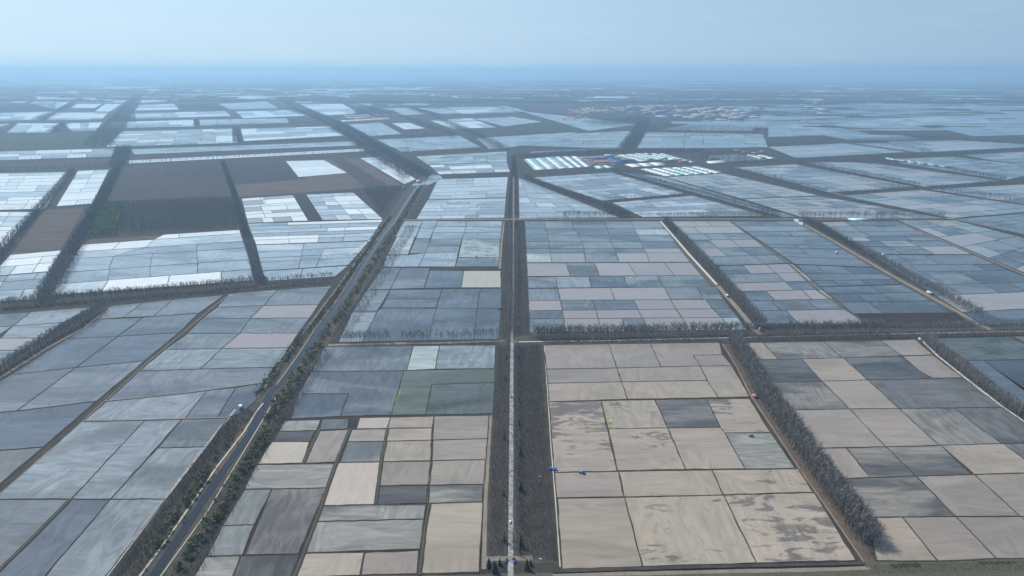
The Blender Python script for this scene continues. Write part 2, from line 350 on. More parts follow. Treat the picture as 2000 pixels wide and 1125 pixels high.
# ---- block between the road and the diagonal belt (near)
for q, c in [
    ([(1061,674),(1189,672),(1205,719),(1067,721)],'t'), ([(1189,672),(1270,671),(1291,717),(1205,719)],'t'),
    ([(1270,671),(1405,669),(1411,693),(1354,694),(1368,715),(1291,717)],'t'), ([(1354,694),(1411,693),(1430,715),(1368,715)],'t'),
    ([(1067,721),(1205,719),(1214,746),(1070,749)],'t'), ([(1205,719),(1368,715),(1381,743),(1214,746)],'t'),
    ([(1368,715),(1430,715),(1464,775),(1403,777),(1381,743)],'T'), ([(1070,749),(1214,746),(1226,780),(1072,785)],'T'),
    ([(1214,746),(1381,743),(1403,777),(1226,780)],'T'), ([(1072,785),(1174,783),(1206,920),(1082,923)],'S'),
    ([(1174,783),(1279,781),(1304,836),(1186,838)],'S'), ([(1279,781),(1379,779),(1407,835),(1304,836)],'d'),
    ([(1379,779),(1464,779),(1505,845),(1416,846),(1407,835)],'S'), ([(1186,838),(1304,836),(1339,917),(1206,920)],'S'),
    ([(1304,836),(1407,835),(1416,846),(1455,916),(1339,917)],'T'), ([(1416,846),(1505,845),(1553,915),(1455,916)],'G'),
    ([(1083,923),(1208,921),(1219,971),(1087,973)],'t'), ([(1208,921),(1390,918),(1413,967),(1219,971)],'T'), ([(1390,918),(1560,916),(1588,962),(1413,967)],'S'),
    ([(1088,974),(1220,972),(1255,1107),(1097,1112)],'T'), ([(1220,972),(1413,967),(1478,1100),(1255,1107)],'S'), ([(1413,967),(1590,962),(1672,1095),(1478,1100)],'S'),
# ---- block right of the diagonal belt
    ([(1437,670),(1490,669),(1520,702),(1458,703)],'T'), ([(1490,669),(1608,667),(1645,699),(1520,702)],'K'), ([(1608,667),(1720,665),(1762,695),(1645,699)],'K'), ([(1720,665),(1787,663),(1822,693),(1762,695)],'t'),
    ([(1458,703),(1565,701),(1606,745),(1490,747)],'k'), ([(1565,701),(1647,699),(1695,742),(1606,745)],'T'), ([(1647,699),(1762,696),(1800,728),(1822,739),(1695,742)],'k'), ([(1762,696),(1822,694),(1880,738),(1822,739),(1800,728)],'t'),
    ([(1490,747),(1606,745),(1659,799),(1535,801)],'K'), ([(1606,745),(1695,742),(1756,798),(1659,799)],'t'), ([(1695,742),(1880,738),(1957,796),(1756,798)],'k'),
    ([(1536,801),(1659,799),(1730,873),(1592,876)],'t'), ([(1659,799),(1756,798),(1834,870),(1730,873)],'t'), ([(1756,798),(1862,797),(1956,867),(1834,870)],'K'), ([(1862,797),(1957,796),(2060,866),(1956,867)],'k'),
    ([(1592,876),(1653,875),(1700,933),(1631,936)],'t'), ([(1653,875),(1731,873),(1789,930),(1700,933)],'K'), ([(1731,873),(1838,870),(1896,927),(1789,930)],'K'), ([(1838,870),(1960,867),(2035,923),(1903,927)],'T'), ([(1960,867),(2060,866),(2140,920),(2035,923)],'K'),
    ([(1632,936),(1789,930),(1866,1009),(1690,1011)],'K'), ([(1789,930),(1903,927),(1993,1009),(1866,1009)],'t'), ([(1903,927),(2140,920),(2260,1005),(1993,1009)],'t'),
    ([(1692,1011),(1762,1010),(1832,1096),(1712,1096)],'T'), ([(1762,1010),(1866,1009),(1946,1091),(1832,1096)],'t'), ([(1866,1009),(1993,1009),(2090,1091),(1946,1091)],'t'), ([(1993,1009),(2180,1007),(2290,1091),(2090,1091)],'t'),
    ([(1820,661),(1970,657),(2062,702),(1888,704)],'N'), ([(1978,657),(2080,655),(2180,700),(2064,702)],'g'), ([(1888,704),(1920,704),(2050,790),(1990,792)],'b'), ([(1920,704),(2062,702),(2230,800),(2050,800)],'m'), ([(2062,702),(2200,700),(2380,790),(2230,800)],'b'),
# ---- block between canal and road (near)
    ([(634,677),(807,676),(794,724),(608,726)],'B'), ([(807,676),(858,675),(850,721),(794,724)],'W'), ([(858,675),(968,674),(966,720),(850,721)],'w'),
    ([(608,726),(789,724),(764,811),(664,813),(681,769),(583,769)],'B'), ([(583,769),(681,769),(664,813),(567,818)],'b'),
    ([(789,724),(966,720),(966,747),(843,751),(831,810),(764,811)],'n'), ([(843,751),(966,747),(963,808),(831,810)],'N'),
    ([(556,822),(626,820),(618,841),(545,843)],'G'), ([(629,819),(681,817),(680,838),(624,840)],'g'), ([(703,816),(763,815),(756,837),(696,838)],'L'), ([(763,815),(848,813),(844,836),(756,837)],'T'), ([(848,813),(955,811),(952,857),(845,860)],'t'),
    ([(545,843),(616,841),(606,862),(532,863)],'D'), ([(620,842),(683,839),(661,903),(595,905)],'t'), ([(687,839),(756,838),(751,862),(679,863)],'T'), ([(756,837),(844,836),(843,860),(755,862)],'T'),
    ([(531,863),(604,863),(592,905),(502,907)],'L'), ([(678,863),(751,862),(745,902),(664,903)],'g'), ([(755,862),(843,860),(841,900),(748,902)],'T'), ([(846,860),(952,857),(949,898),(844,900)],'t'),
    ([(501,908),(655,905),(637,953),(477,956)],'G'), ([(661,904),(745,902),(731,986),(631,988)],'L'), ([(748,902),(841,901),(836,947),(741,949)],'t'), ([(844,900),(949,898),(945,946),(838,948)],'t'),
    ([(738,950),(835,948),(833,983),(733,985)],'D'), ([(838,948),(945,946),(942,981),(836,983)],'G'),
    ([(477,956),(531,955),(497,1025),(435,1027)],'g'), ([(531,955),(637,953),(583,1082),(478,1084)],'d'), ([(629,988),(832,985),(828,1014),(616,1019)],'G'), ([(616,1019),(828,1014),(820,1073),(597,1080)],'G'),
    ([(838,984),(943,981),(936,1118),(822,1121)],'T'), ([(434,1027),(497,1025),(473,1085),(403,1087)],'g'), ([(592,1081),(712,1079),(704,1124),(576,1128)],'T'), ([(712,1079),(818,1075),(814,1121),(704,1124)],'t'),
    ([(402,1087),(470,1085),(450,1140),(370,1142)],'G'), ([(470,1085),(585,1082),(564,1140),(450,1140)],'D'),
# ---- between canal and road (farther)
    ([(790,432),(826,431),(820,443),(783,443)],'V'), ([(783,443),(820,443),(812,463),(772,463)],'V'), ([(775,463),(810,463),(797,497),(757,498)],'W'), ([(755,499),(797,498),(830,494),(818,521),(748,522)],'V'),
    ([(826,431),(855,431),(848,446),(820,446)],'w'), ([(820,446),(848,446),(842,466),(812,466)],'V'), ([(812,466),(842,466),(830,494),(800,495)],'B'),
    ([(855,432),(912,432),(910,443),(850,443)],'V'), ([(850,443),(910,443),(907,454),(845,454)],'V'), ([(845,454),(907,454),(902,467),(840,467)],'V'), ([(840,467),(902,467),(898,480),(836,480)],'B'), ([(836,480),(898,480),(895,493),(830,494)],'B'), ([(830,494),(895,493),(889,521),(818,521)],'V'),
    ([(912,432),(981,432),(980,443),(910,443)],'V'), ([(910,443),(980,443),(979,454),(907,454)],'V'), ([(907,454),(979,454),(978,467),(903,467)],'V'), ([(903,467),(977,467),(975,503),(895,503)],'E'), ([(895,503),(975,503),(974,521),(889,521)],'w'),
    ([(747,523),(783,523),(762,565),(717,566)],'B'), ([(783,523),(840,523),(828,563),(762,565)],'B'), ([(840,528),(906,529),(901,562),(828,563)],'b'), ([(906,529),(978,529),(979,562),(901,562)],'L'),
    ([(717,566),(762,566),(736,609),(688,610)],'B'), ([(762,566),(863,565),(857,584),(754,584)],'b'), ([(754,584),(857,584),(852,601),(745,602)],'b'), ([(863,565),(938,564),(932,602),(852,602)],'b'), ([(938,564),(980,563),(979,603),(932,602)],'b'),
    ([(688,610),(736,610),(707,668),(660,669)],'w'), ([(736,609),(745,602),(852,602),(836,665),(707,668)],'b'), ([(852,602),(932,602),(925,664),(836,665)],'b'), ([(932,602),(979,603),(973,663),(925,664)],'b'),
# ---- west of the canal (near)
    ([(215,598),(280,591),(240,620),(190,624)],'B'), ([(280,591),(338,585),(300,618),(240,620)],'B'), ([(338,585),(438,576),(388,612),(300,618)],'B'),
    ([(188,624),(280,620),(230,657),(130,662)],'b'), ([(280,620),(388,612),(349,650),(230,657)],'b'), ([(130,662),(230,657),(148,718),(22,732)],'b'), ([(230,657),(349,650),(282,705),(148,718)],'b'),
    ([(22,732),(148,718),(32,803),(-70,812),(-70,778)],'B'), ([(148,718),(282,705),(188,784),(32,803)],'B'), ([(-70,812),(32,803),(188,784),(85,873),(-90,888)],'b'), ([(-90,888),(84,874),(0,945),(-95,1020)],'g'),
    ([(447,574),(542,566),(515,597),(424,600)],'w'), ([(542,566),(648,558),(622,595),(515,597)],'B'), ([(424,600),(515,597),(488,622),(394,623)],'B'), ([(515,597),(622,595),(605,621),(488,622)],'P'),
    ([(394,623),(488,622),(469,651),(366,651)],'b'), ([(488,622),(604,621),(583,651),(469,651)],'B'), ([(366,652),(469,651),(433,681),(322,683)],'B'), ([(469,651),(583,651),(564,679),(433,681)],'P'),
    ([(322,683),(433,681),(391,721),(272,725)],'w'), ([(433,681),(564,679),(541,717),(391,721)],'w'), ([(272,725),(391,721),(541,717),(521,747),(403,763),(208,784)],'B'),
    ([(208,784),(403,763),(361,818),(163,822)],'w'), ([(403,763),(461,757),(423,817),(361,818)],'B'), ([(461,757),(521,747),(500,782),(470,808),(443,816),(423,817)],'b'),
    ([(160,823),(284,820),(139,975),(-15,975)],'w'), ([(284,820),(355,819),(216,975),(139,975)],'w'), ([(355,819),(445,816),(406,873),(308,875)],'B'), ([(308,875),(406,873),(325,975),(216,975)],'w'),
    ([(-15,976),(137,976),(-5,1118),(-160,1118)],'B'), ([(137,976),(215,976),(75,1140),(-25,1140),(-5,1118)],'b'), ([(215,976),(323,975),(203,1130),(75,1140)],'w'),
    ([(-60,618),(62,609),(25,637),(-60,641)],'B'), ([(62,609),(180,600),(122,630),(25,637)],'w'), ([(-60,641),(25,637),(-30,672),(-60,672)],'w'), ([(25,637),(122,630),(85,660),(0,661)],'w'), ([(-20,661),(85,660),(45,684),(-50,686)],'P'), ([(-50,686),(45,684),(0,715),(-80,718)],'w'),
]: field(q, c)

# ---- east of the road, between y 430 and 640: rows of fields
row(432,432,447,447,[1025,1063,1115,1182,1233,1288],[1026,1066,1122,1186,1239,1300],'BBbBB')
row(447,447,459,459,[1026,1066,1122,1186,1239,1300],[1026,1069,1130,1190,1246,1310],'bBBbW')
row(459,459,472,472,[1026,1069,1130,1190,1246,1310],[1027,1072,1137,1194,1251,1318],'bBBBw')
row(472,472,486,485,[1027,1072,1137,1194,1251,1318],[1028,1074,1141,1200,1257,1326],'BBBBb')
row(486,485,495,494,[1028,1074,1141,1200,1257,1326],[1028,1075,1141,1203,1262,1334],'bbBbP')
row(495,494,513,512,[1028,1075,1141,1203,1262,1334],[1029,1078,1144,1209,1269,1348],'WPBPP')
row(514,513,540,538,[1029,1105,1161,1226,1297,1349],[1030,1114,1171,1244,1318,1370],'PBPPP')
row(541,538,563,560,[1030,1085,1150,1218,1283,1371],[1031,1089,1155,1227,1296,1390],'BwbwB')
row(564,560,587,585,[1031,1090,1192,1297,1361,1400],[1032,1094,1201,1310,1374,1413],'BPPBB')
row(587,585,607,603,[1032,1094,1156,1237,1310,1378,1414],[1033,1099,1164,1247,1320,1392,1427],'PBbPPB')
row(607,603,623,620,[1033,1098,1164,1246,1320,1392,1427],[1034,1101,1168,1254,1332,1409,1441],'bPPPPB')
row(623,620,650,644,[1034,1101,1168,1215,1256,1332,1409,1441],[1034,1104,1175,1222,1264,1346,1427,1457],'BPPBPPW')
block([(1308,432),(1424,432),(1545,514),(1398,519)],6,3,'BPBPPB',seed=3,wob=.15)
block([(1398,520),(1547,515),(1690,632),(1490,634)],6,3,'BBbPBPP',seed=6,wob=.15)
block([(1428,432),(1556,432),(1705,522),(1552,516)],7,3,'bbBbB',seed=9)
block([(1555,517),(1706,523),(1760,555),(1597,560)],3,3,'Ebb',seed=2)
block([(1598,561),(1762,556),(1862,611),(1665,613)],3,3,'bbbm',seed=4)
row(614,611,640,640,[1672,1868],[1700,1905],'q')
block([(1603,434),(1745,431),(1900,497),(1700,497)],6,3,'BbBwPb',seed=12)
block([(1702,498),(1902,498),(2180,618),(1920,636)],6,4,'BbbBmP',seed=15,wob=.15)
block([(1752,430),(1865,430),(2230,525),(2190,612)],8,5,'BPBwb',seed=5)
# ---- west, between y 385 and 590
brighter = {'B': 'V', 'w': 'U', 'W': 'X'}; SWAP.update(brighter)  # swaps in tints with the bright sky's reflection painted in
row(468,449,478,456,[168,320,350,468],[160,300,350,470],'rXX',1.2)
row(478,456,492,471,[160,235,300,470],[151,220,285,475],'XXw',1.2)
row(492,471,506,484,[151,285,385,475],[142,222,384,480],'wBB',1.2)
row(506,484,532,507,[142,222,298,384,480],[127,212,293,386,487],'BBBB')
row(532,507,555,526,[127,215,293,386,487],[111,210,293,386,491],'BBBB')
row(555,526,577,548,[111,212,332,432,491],[98,198,325,432,496],'wWWB')
block([(472,388),(572,381),(602,431),(484,436)],7,4,'XWXP',seed=8,bw=1.2)
block([(598,380),(690,376),(748,428),(630,430)],6,4,'XwWB',seed=18,bw=1.2)
poly([(573,381),(597,380),(630,430),(602,431)],'q')
block([(484,437),(748,429),(722,470),(500,478)],6,4,'WwBB',seed=21,bw=1.3)
block([(500,479),(722,471),(680,518),(512,529)],4,3,'BwBB',seed=24,bw=1.3)
block([(512,530),(680,519),(655,540),(522,549)],1,2,'B',seed=25)
block([(20,498),(120,489),(98,530),(-20,540)],3,3,'Xww',seed=31)
block([(-20,541),(98,531),(70,585),(-60,592)],3,3,'wBB',seed=32)
poly([(85,411),(165,405),(118,491),(22,498)],'r')
block([(-80,414),(65,414),(-5,500),(-120,505)],8,3,'XXw',seed=33)
block([(-60,340),(135,336),(88,408),(-110,413)],10,5,'XXwW',seed=34)
block([(152,334),(213,331),(180,398),(110,403)],7,2,'XXw',seed=35)
poly([(240,328),(432,318),(458,386),(203,397)],'p')
poly([(322,324),(432,318),(440,345),(320,350)],'q',0.3)
poly([(440,318),(700,309),(788,362),(462,385)],'r')
poly([(440,318),(556,314),(600,350),(452,362)],'q',0.3)
poly([(646,311),(672,310),(760,364),(716,367)],'p',0.3)
block([(558,315),(633,313),(678,338),(583,346)],5,1,'X',z=0.4,seed=36)
block([(703,309),(745,306),(812,350),(790,360)],8,3,'Xw',z=0.4,seed=37)
SWAP.clear()
# ---- fields north of the track at y 428
SWAP.update({'b': 'B', 'B': 'V', 'w': 'U', 'W': 'U'})  # northern fields too take tints carrying painted sky reflection
block([(856,350),(992,346),(988,386),(836,390)],6,4,'wBw',seed=41)
block([(835,391),(988,387),(985,426),(813,428)],6,4,'BwwB',seed=42)
block([(1013,348),(1026,352),(1210,425),(1014,427)],9,4,'BwB',seed=43)
block([(1036,347),(1195,337),(1338,378),(1176,392)],8,6,'BBbw',seed=44)
block([(1196,396),(1352,382),(1496,422),(1255,424)],6,6,'BbBw',seed=45)
SWAP.clear()
block([(1210,336),(1292,345),(1556,424),(1532,425)],11,2,'BbBw',seed=46)
block([(1300,346),(1412,339),(1600,382),(1448,388)],8,5,'BPwP',seed=47)
block([(1452,389),(1602,383),(1848,427),(1568,425)],7,6,'BPBP',seed=48)
block([(1438,327),(1552,321),(1790,365),(1618,376)],8,5,'BPBP',seed=49)
block([(1568,317),(1690,317),(1955,353),(1805,365)],7,6,'wPBP',seed=50)
block([(1715,312),(1860,306),(2060,330),(1965,352)],6,5,'wBB',seed=51)
block([(1640,382),(1800,371),(2060,410),(1862,426)],6,6,'BPwPB',seed=52)
block([(1815,370),(2080,356),(2180,390),(2060,408)],5,5,'PBP',seed=53)
block([(1868,428),(2062,412),(2200,450),(2060,470)],5,5,'BbB',seed=54)
block([(1500,287),(1650,280),(1772,297),(1555,309)],5,4,'PBP',seed=55)
block([(1665,280),(1800,277),(1840,296),(1790,297)],4,3,'PwP',seed=56)
block([(1730,276),(1865,274),(2060,285),(1835,296)],4,4,'PBP',seed=57)
block([(1880,303),(2070,292),(2100,320),(2000,325)],4,4,'BPB',seed=58)
block([(1385,304),(1440,301),(1500,312),(1420,316)],4,3,'Bwb',seed=59)
block([(1040,296),(1200,289),(1205,290),(1030,300)],2,5,'Bb',seed=57)
# ---- far fields, lying between belts
for k, (q, nr, nc, pal) in enumerate([
    ([(58,202),(100,187),(160,190),(108,214)],5,3,'Xw'), ([(18,200),(75,186),(86,188),(42,202)],3,1,'w'), ([(165,191),(262,188),(240,201),(146,201)],3,4,'Xw'), ([(148,203),(200,203),(185,211),(138,211)],2,2,'X'),
    ([(205,203),(238,203),(215,218),(185,218)],3,2,'X'), ([(270,187),(345,185),(392,194),(265,201)],4,3,'Xw'), ([(270,205),(340,203),(350,214),(262,216)],3,2,'wX'), ([(-60,222),(108,218),(70,234),(-60,238)],4,4,'Xw'),
    ([(110,220),(212,220),(200,233),(90,235)],4,4,'Xw'), ([(245,222),(440,217),(452,227),(240,233)],3,6,'wX'), ([(-60,243),(20,242),(-5,250),(-60,252)],2,2,'w'), ([(35,241),(115,241),(98,259),(12,260)],4,3,'Xw'),
    ([(125,241),(200,239),(188,255),(140,257)],3,3,'Xw'), ([(215,239),(378,234),(382,247),(207,251)],3,6,'wX'), ([(386,234),(560,231),(565,240),(388,246)],2,5,'w'), ([(238,257),(458,251),(466,279),(207,287)],9,6,'Xw'),
    ([(470,252),(645,247),(672,265),(476,276)],7,5,'wX'), ([(-60,298),(225,290),(220,306),(-60,315)],3,6,'wX'), ([(255,292),(700,276),(702,284),(262,302)],3,8,'wB'), ([(247,314),(725,290),(728,295),(245,320)],1,5,'X'),
    ([(425,203),(520,198),(545,212),(448,214)],4,3,'w'), ([(460,218),(568,215),(602,226),(475,231)],4,4,'wX'), ([(550,191),(600,189),(648,201),(562,201)],3,2,'w'), ([(560,203),(670,203),(702,222),(625,226)],5,4,'wX'),
    ([(650,191),(715,197),(728,207),(690,206)],2,2,'w'), ([(740,191),(790,193),(845,205),(760,207)],3,3,'w'), ([(740,212),(800,210),(835,223),(770,226)],3,3,'w'), ([(815,211),(870,212),(905,222),(865,223)],3,2,'w'),
    ([(870,210),(990,207),(1030,219),(905,223)],4,4,'wX'), ([(680,243),(745,240),(785,262),(720,266)],5,3,'w'), ([(765,241),(800,240),(832,251),(790,253)],2,2,'X'), ([(838,235),(920,231),(970,249),(885,252)],5,3,'wX'),
    ([(925,232),(1000,228),(1060,238),(985,247)],3,3,'wB'), ([(736,273),(897,265),(940,288),(784,297)],6,4,'wB'), ([(930,270),(1130,258),(1000,288),(955,291)],5,5,'wB'), ([(812,306),(990,296),(990,316),(835,322)],5,5,'BwE'),
    ([(838,323),(990,317),(996,336),(858,341)],4,4,'wX'), ([(1012,216),(1060,222),(1250,243),(1150,256)],5,4,'wB'), ([(1090,262),(1240,256),(1212,291),(1010,284)],8,5,'wBB'), ([(1262,258),(1490,262),(1500,288),(1242,291)],7,6,'BPb'),
    ([(1500,246),(1640,250),(1700,262),(1500,268)],4,4,'bBP'), ([(1600,262),(1760,264),(1800,272),(1660,275)],3,4,'bBP'), ([(1700,232),(1900,226),(1950,240),(1780,246)],3,3,'bBP'), ([(1400,230),(1480,240),(1470,256),(1290,254)],3,3,'bBP'),
    ([(640,184),(700,181),(760,184),(700,188)],2,2,'w'), ([(1640,236),(1750,233),(1800,243),(1680,247)],3,3,'bBP'), ([(1830,250),(2060,246),(2100,262),(1900,266)],4,4,'Bb'), ([(1100,236),(1140,236),(1150,243),(1110,244)],1,2,'w')]):
    block(q, nr, nc, pal, z=0.5, seed=60+k, bw=3.0 if q[0][1] < 260 else 2.4, merge=0.3)
poly([(-60,330),(222,306),(222,325),(-60,336)],'p'); poly([(245,308),(722,285),(724,289),(247,313)],'p')
poly([(-60,268),(215,256),(195,288),(-60,298)],'e'); poly([(1000,240),(1035,232),(1132,256),(1000,261)],'e'); poly([(783,253),(830,252),(890,261),(792,268)],'q')
poly([(1620,312),(1720,308),(1790,316),(1700,320)],'q')
poly([(0,205),(45,203),(90,215),(30,219),(-60,219)],'q',0.3); poly([(350,203),(420,200),(450,214),(352,216)],'q',0.3)

poly([(842,341),(858,342),(866,349),(856,353),(836,362),(828,360)],'w'); poly([(806,359),(830,356),(828,361),(806,364)],'B')
# far plain: long low patches of water, soil and grass out to the horizon
def far_plain():
    r = random.Random(5); V, F, Cl = [], [], []; Vs, Fs, Cs = [], [], []
    for k in range(9500):
        Y = 8200*math.exp(r.random()*2.2); X = r.uniform(-1.0, 1.0)*Y*0.95
        if k >= 9000: Y = r.uniform(4300, 9000); X = r.uniform(0.30, 0.9)*Y
        w = r.uniform(150, 1100)*(Y/9000)**0.5; d = r.uniform(40, 300)*(Y/9000)**0.5; sk = r.uniform(-0.6, 0.6); rot = r.uniform(-0.16, 0.10)
        wet = r.random() < (0.60 if X < 0.05*Y else 0.50)
        c, s = math.cos(rot), math.sin(rot)
        P = [(X+(a*c-b*s)+sk*b, Y+a*s+b*c) for a, b in ((-w/2, -d/2), (w/2, -d/2), (w/2, d/2), (-w/2, d/2))]
        z = (0.8 if wet else 0.4)+0.0002*k if k < 9000 else (0.12 if wet else 0.06)+0.0001*(k-9000)
        T = (V, F, Cl) if wet else (Vs, Fs, Cs)
        b = len(T[0]); T[0].extend([(p[0], p[1], z) for p in P]); T[1].append((b, b+1, b+2, b+3))
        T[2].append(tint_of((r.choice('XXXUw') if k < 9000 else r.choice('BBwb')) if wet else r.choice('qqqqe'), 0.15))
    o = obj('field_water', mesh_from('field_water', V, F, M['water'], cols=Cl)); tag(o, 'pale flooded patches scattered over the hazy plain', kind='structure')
    o = obj('field', mesh_from('field', Vs, Fs, M['soil'], cols=Cs)); tag(o, 'dark dry patches scattered over the hazy plain', kind='structure')
far_plain()

# ground sheet
R = 250000
o = obj('ground', mesh_from('ground', [(-R, -1500, 0), (R, -1500, 0), (R, R, 0), (-R, R, 0)], [(0, 1, 2, 3)], M['ground'])); tag(o, 'flat brown plain under the paddies', kind='structure')

# mud banks between fields
def build_bunds():
    V, F = [], []; r = random.Random(2); near = [[], []]; far = [[], []]
    for a, b, w, h in edges.values():
        Ld = np.linalg.norm(b-a)
        if Ld < 2: continue
        D = min(np.linalg.norm(a), np.linalg.norm(b)); T = near if D < 1300 else far
        e = (b-a)/Ld; n = np.array([-e[1], e[0]]); ns = max(1, min(40, int(Ld/ (9 if D < 1300 else 80))))
        w2 = w*0.5*r.uniform(0.85, 1.15); hh = h*r.uniform(0.85, 1.15); base = len(T[0])
        for k in range(ns+1):
            p = a+e*(Ld*k/ns); j = r.uniform(-0.45, 0.45) if 0 < k < ns else 0; ww = w2*(r.uniform(0.6, 1.9) if D < 1300 else 1)
            for q, z in ((p+n*(j-ww), 0.02), (p+n*(j-ww*0.45), hh), (p+n*(j+ww*0.45), hh), (p+n*(j+ww), 0.02)): T[0].append((q[0], q[1], z))
            if k:
                c = base+4*k
                for m in range(3): T[1].append((c-4+m, c-3+m, c+1+m, c+m))
    for T, lab in ((near, 'narrow dark mud banks between the flooded fields'), (far, 'thin mud banks of the distant fields')):
        o = obj('earth_bank', mesh_from('earth_bank', T[0], T[1], M['bank'])); tag(o, lab, kind='structure')
build_bunds()

# ------------------------------------------------------------------ roads, tracks, canal
def pline(px, step=None):
    P = [U(*p) for p in px]
    if step is None: return np.array(P)
    out = []
    for a, b in zip(P[:-1], P[1:]):
        n = max(1, int(np.linalg.norm(b-a)/step)); out += [a+(b-a)*k/n for k in range(n)]
    return np.array(out+[P[-1]])
def strip(px, w, mat, z, name, label, wob=0.0, step=12, off=0.0):
    P = pline(px, step); V, F = [], []; r = random.Random(len(px)*31+int(px[0][0]))
    ws = w if isinstance(w, (list, tuple)) else None
    for k, p in enumerate(P):
        d = P[min(k+1, len(P)-1)]-P[max(k-1, 0)]; d = d/np.linalg.norm(d); n = np.array([-d[1], d[0]])
        ww = (ws[0]+(ws[1]-ws[0])*k/(len(P)-1)) if ws else w
        a = ww/2*(1+r.uniform(-wob, wob)); b = ww/2*(1+r.uniform(-wob, wob)); q = p+n*off
        V += [(*(q-n*a), z), (*(q+n*b), z)]
        if k: F.append((2*k-2, 2*k-1, 2*k+1, 2*k))
    o = obj(name, mesh_from(name, V, F, mat)); tag(o, label, kind='structure'); return o
MAINROAD = [(997,1150),(998,1000),(999,800),(1000,670),(1002,560),(1003,430),(1003,350),(1001,308)]
strip([(968,1100),(972,900),(979,670),(988,560),(993,432)], [17,13], M['litter'], 0.05, 'ground', 'dark litter strip of saplings on the canal side of the road', 0.04)
strip([(1048,1100),(1038,900),(1032,670),(1018,560),(1014,432)], [38,17], M['litter'], 0.055, 'ground', 'dark litter strip of saplings east of the road', 0.03)
strip([(1009,432),(1007,350),(1004,308)], 26, M['litter'], 0.06, 'ground', 'belt floor beside the far road', 0.05)
strip(MAINROAD[:4], 4.1, M['road'], 0.16, 'road', 'straight pale concrete road between the sapling strips', 0.05); strip(MAINROAD[3:], 3.2, M['track'], 0.165, 'road', 'duller far reach of the straight road', 0.08)
strip([(1004,668),(1200,664),(1500,657),(1800,650),(2100,644)], 30, M['litter'], 0.06, 'ground', 'dark strip under the long cross belt', 0.05)
strip([(1004,668),(1200,665),(1500,658),(1800,651),(2100,645)], 2.6, M['lane'], 0.20, 'path', 'thin white lane along the cross belt', 0.1)
strip([(640,674),(760,671),(850,670),(985,666)], 6, M['track'], 0.07, 'path', 'tan track crossing from the canal to the road', 0.2)
strip([(785,429.5),(1000,428),(1300,427.5),(1560,428),(1860,427)], 10, M['track'], 0.07, 'path', 'wide tan track between field blocks', 0.08)
strip([(1290,432),(1345,496),(1400,556)], 5, M['lane'], 0.2, 'path', 'bright white concrete lane beside the bare belt', 0.0)
strip([(1402,558),(1440,602),(1484,655)], 8, M['track'], 0.15, 'path', 'grey dirt lane below the white lane', 0.1)
strip([(1280,432),(1392,556),(1400,560)], 9, M['verge'], 0.08, 'ground', 'dry verge of the white lane', 0.15)
strip([(1556,430),(1640,478),(1740,537),(1850,598),(1935,645)], 6.5, M['track'], 0.18, 'road', 'pale straight lane beside the long diagonal belt', 0.05)
strip([(1556,430),(1640,478),(1740,537),(1850,598),(1935,645)], 16, M['verge'], 0.09, 'ground', 'verge of the diagonal lane', 0.1)
strip([(1412,672),(1440,718),(1466,772),(1510,838),(1556,908),(1610,985),(1694,1108)], 1.3, M['track'], 0.2, 'path', 'narrow pale path along the near belt', 0.15)
strip([(1416,672),(1444,718),(1471,772),(1517,838),(1566,908),(1622,985),(1706,1106)], 9, M['rust'], 0.09, 'ground', 'reddish brown weeds beside the near belt', 0.1)
strip([(1432,672),(1462,718),(1490,772),(1536,838),(1586,908),(1642,985),(1712,1080)], 14, M['litter'], 0.07, 'ground', 'litter under the near belt', 0.08)
strip([(1426,432),(1500,487),(1545,519),(1600,570),(1700,637)], 5, M['verge'], 0.2, 'path', 'dark grassy dyke between two field blocks', 0.2)
strip([(1745,431),(1805,455),(1950,515),(2200,622)], 5, M['track'], 0.2, 'path', 'brown dyke across the eastern fields', 0.15)
strip([(1795,660),(1830,694),(1885,738),(1960,796),(2070,872)], 3, M['lane'], 0.2, 'path', 'thin pale path along the eastern belt', 0.1)
strip([(1430,326),(1520,348),(1640,380),(1750,402),(1862,427),(2060,470)], 8, M['track'], 0.2, 'road', 'long tan road across the eastern plain', 0.05)
strip([(-40,995),(0,957),(110,862),(190,790),(282,708),(350,652),(445,574)], 5.5, M['bank'], 0.22, 'path', 'dark wet dyke track west of the canal', 0.1)
strip([(-30,995),(8,957),(117,862),(197,790),(288,708),(355,652),(448,574)], 1.3, M['track'], 0.26, 'path', 'tan strip on the dyke track', 0.15)
strip([(163,823),(300,820),(446,816)], 2.2, M['track'], 0.75, 'path', 'thin tan dyke path', 0.15); strip([(207,784),(370,767),(523,747)], 2.2, M['track'], 0.75, 'path', 'thin tan dyke path rising to the canal', 0.15)
strip([(-30,758),(0,738),(95,678),(165,640),(212,603)], 4, M['track'], 0.2, 'path', 'pale path beside the western belt', 0.1)
strip([(-60,604),(0,603),(250,585),(500,562),(655,546)], 15, M['litter'], 0.07, 'ground', 'dark strip under the western cross belt', 0.08)
# canal with its banks
CANAL = [(262,1170),(300,1126),(350,1050),(392,985),(440,915),(491,843),(528,768),(557,735),(588,698),(626,640),(673,580),(719,505),(752,455),(773,430),(787,405),(804,380),(822,358),(838,346)]
strip(CANAL, [44,56], M['litter'], 0.03, 'ground', 'brown banks on both sides of the canal', 0.03)
strip(CANAL, [7.6,7.4], M['canal'], 0.14, 'canal_water', 'narrow dark irrigation canal', 0.02)
CAN2 = [(838,346),(812,330),(775,310),(740,290),(700,268),(655,243)]
strip(CAN2, 11, M['canal'], 0.14, 'canal_water', 'far reach of the canal between belts', 0.1)
strip([(232,1180),(276,1122),(322,1060),(372,988),(424,912),(476,845),(500,806),(514,788)], 1.7, M['cream'], 0.5, 'kerb', 'cream concrete edge of the canal', 0.04)
strip([(540,752),(580,697),(617,640),(663,580),(710,505),(745,455),(770,426)], 2.0, M['track'], 0.4, 'path', 'tan path on the western canal bank', 0.1)
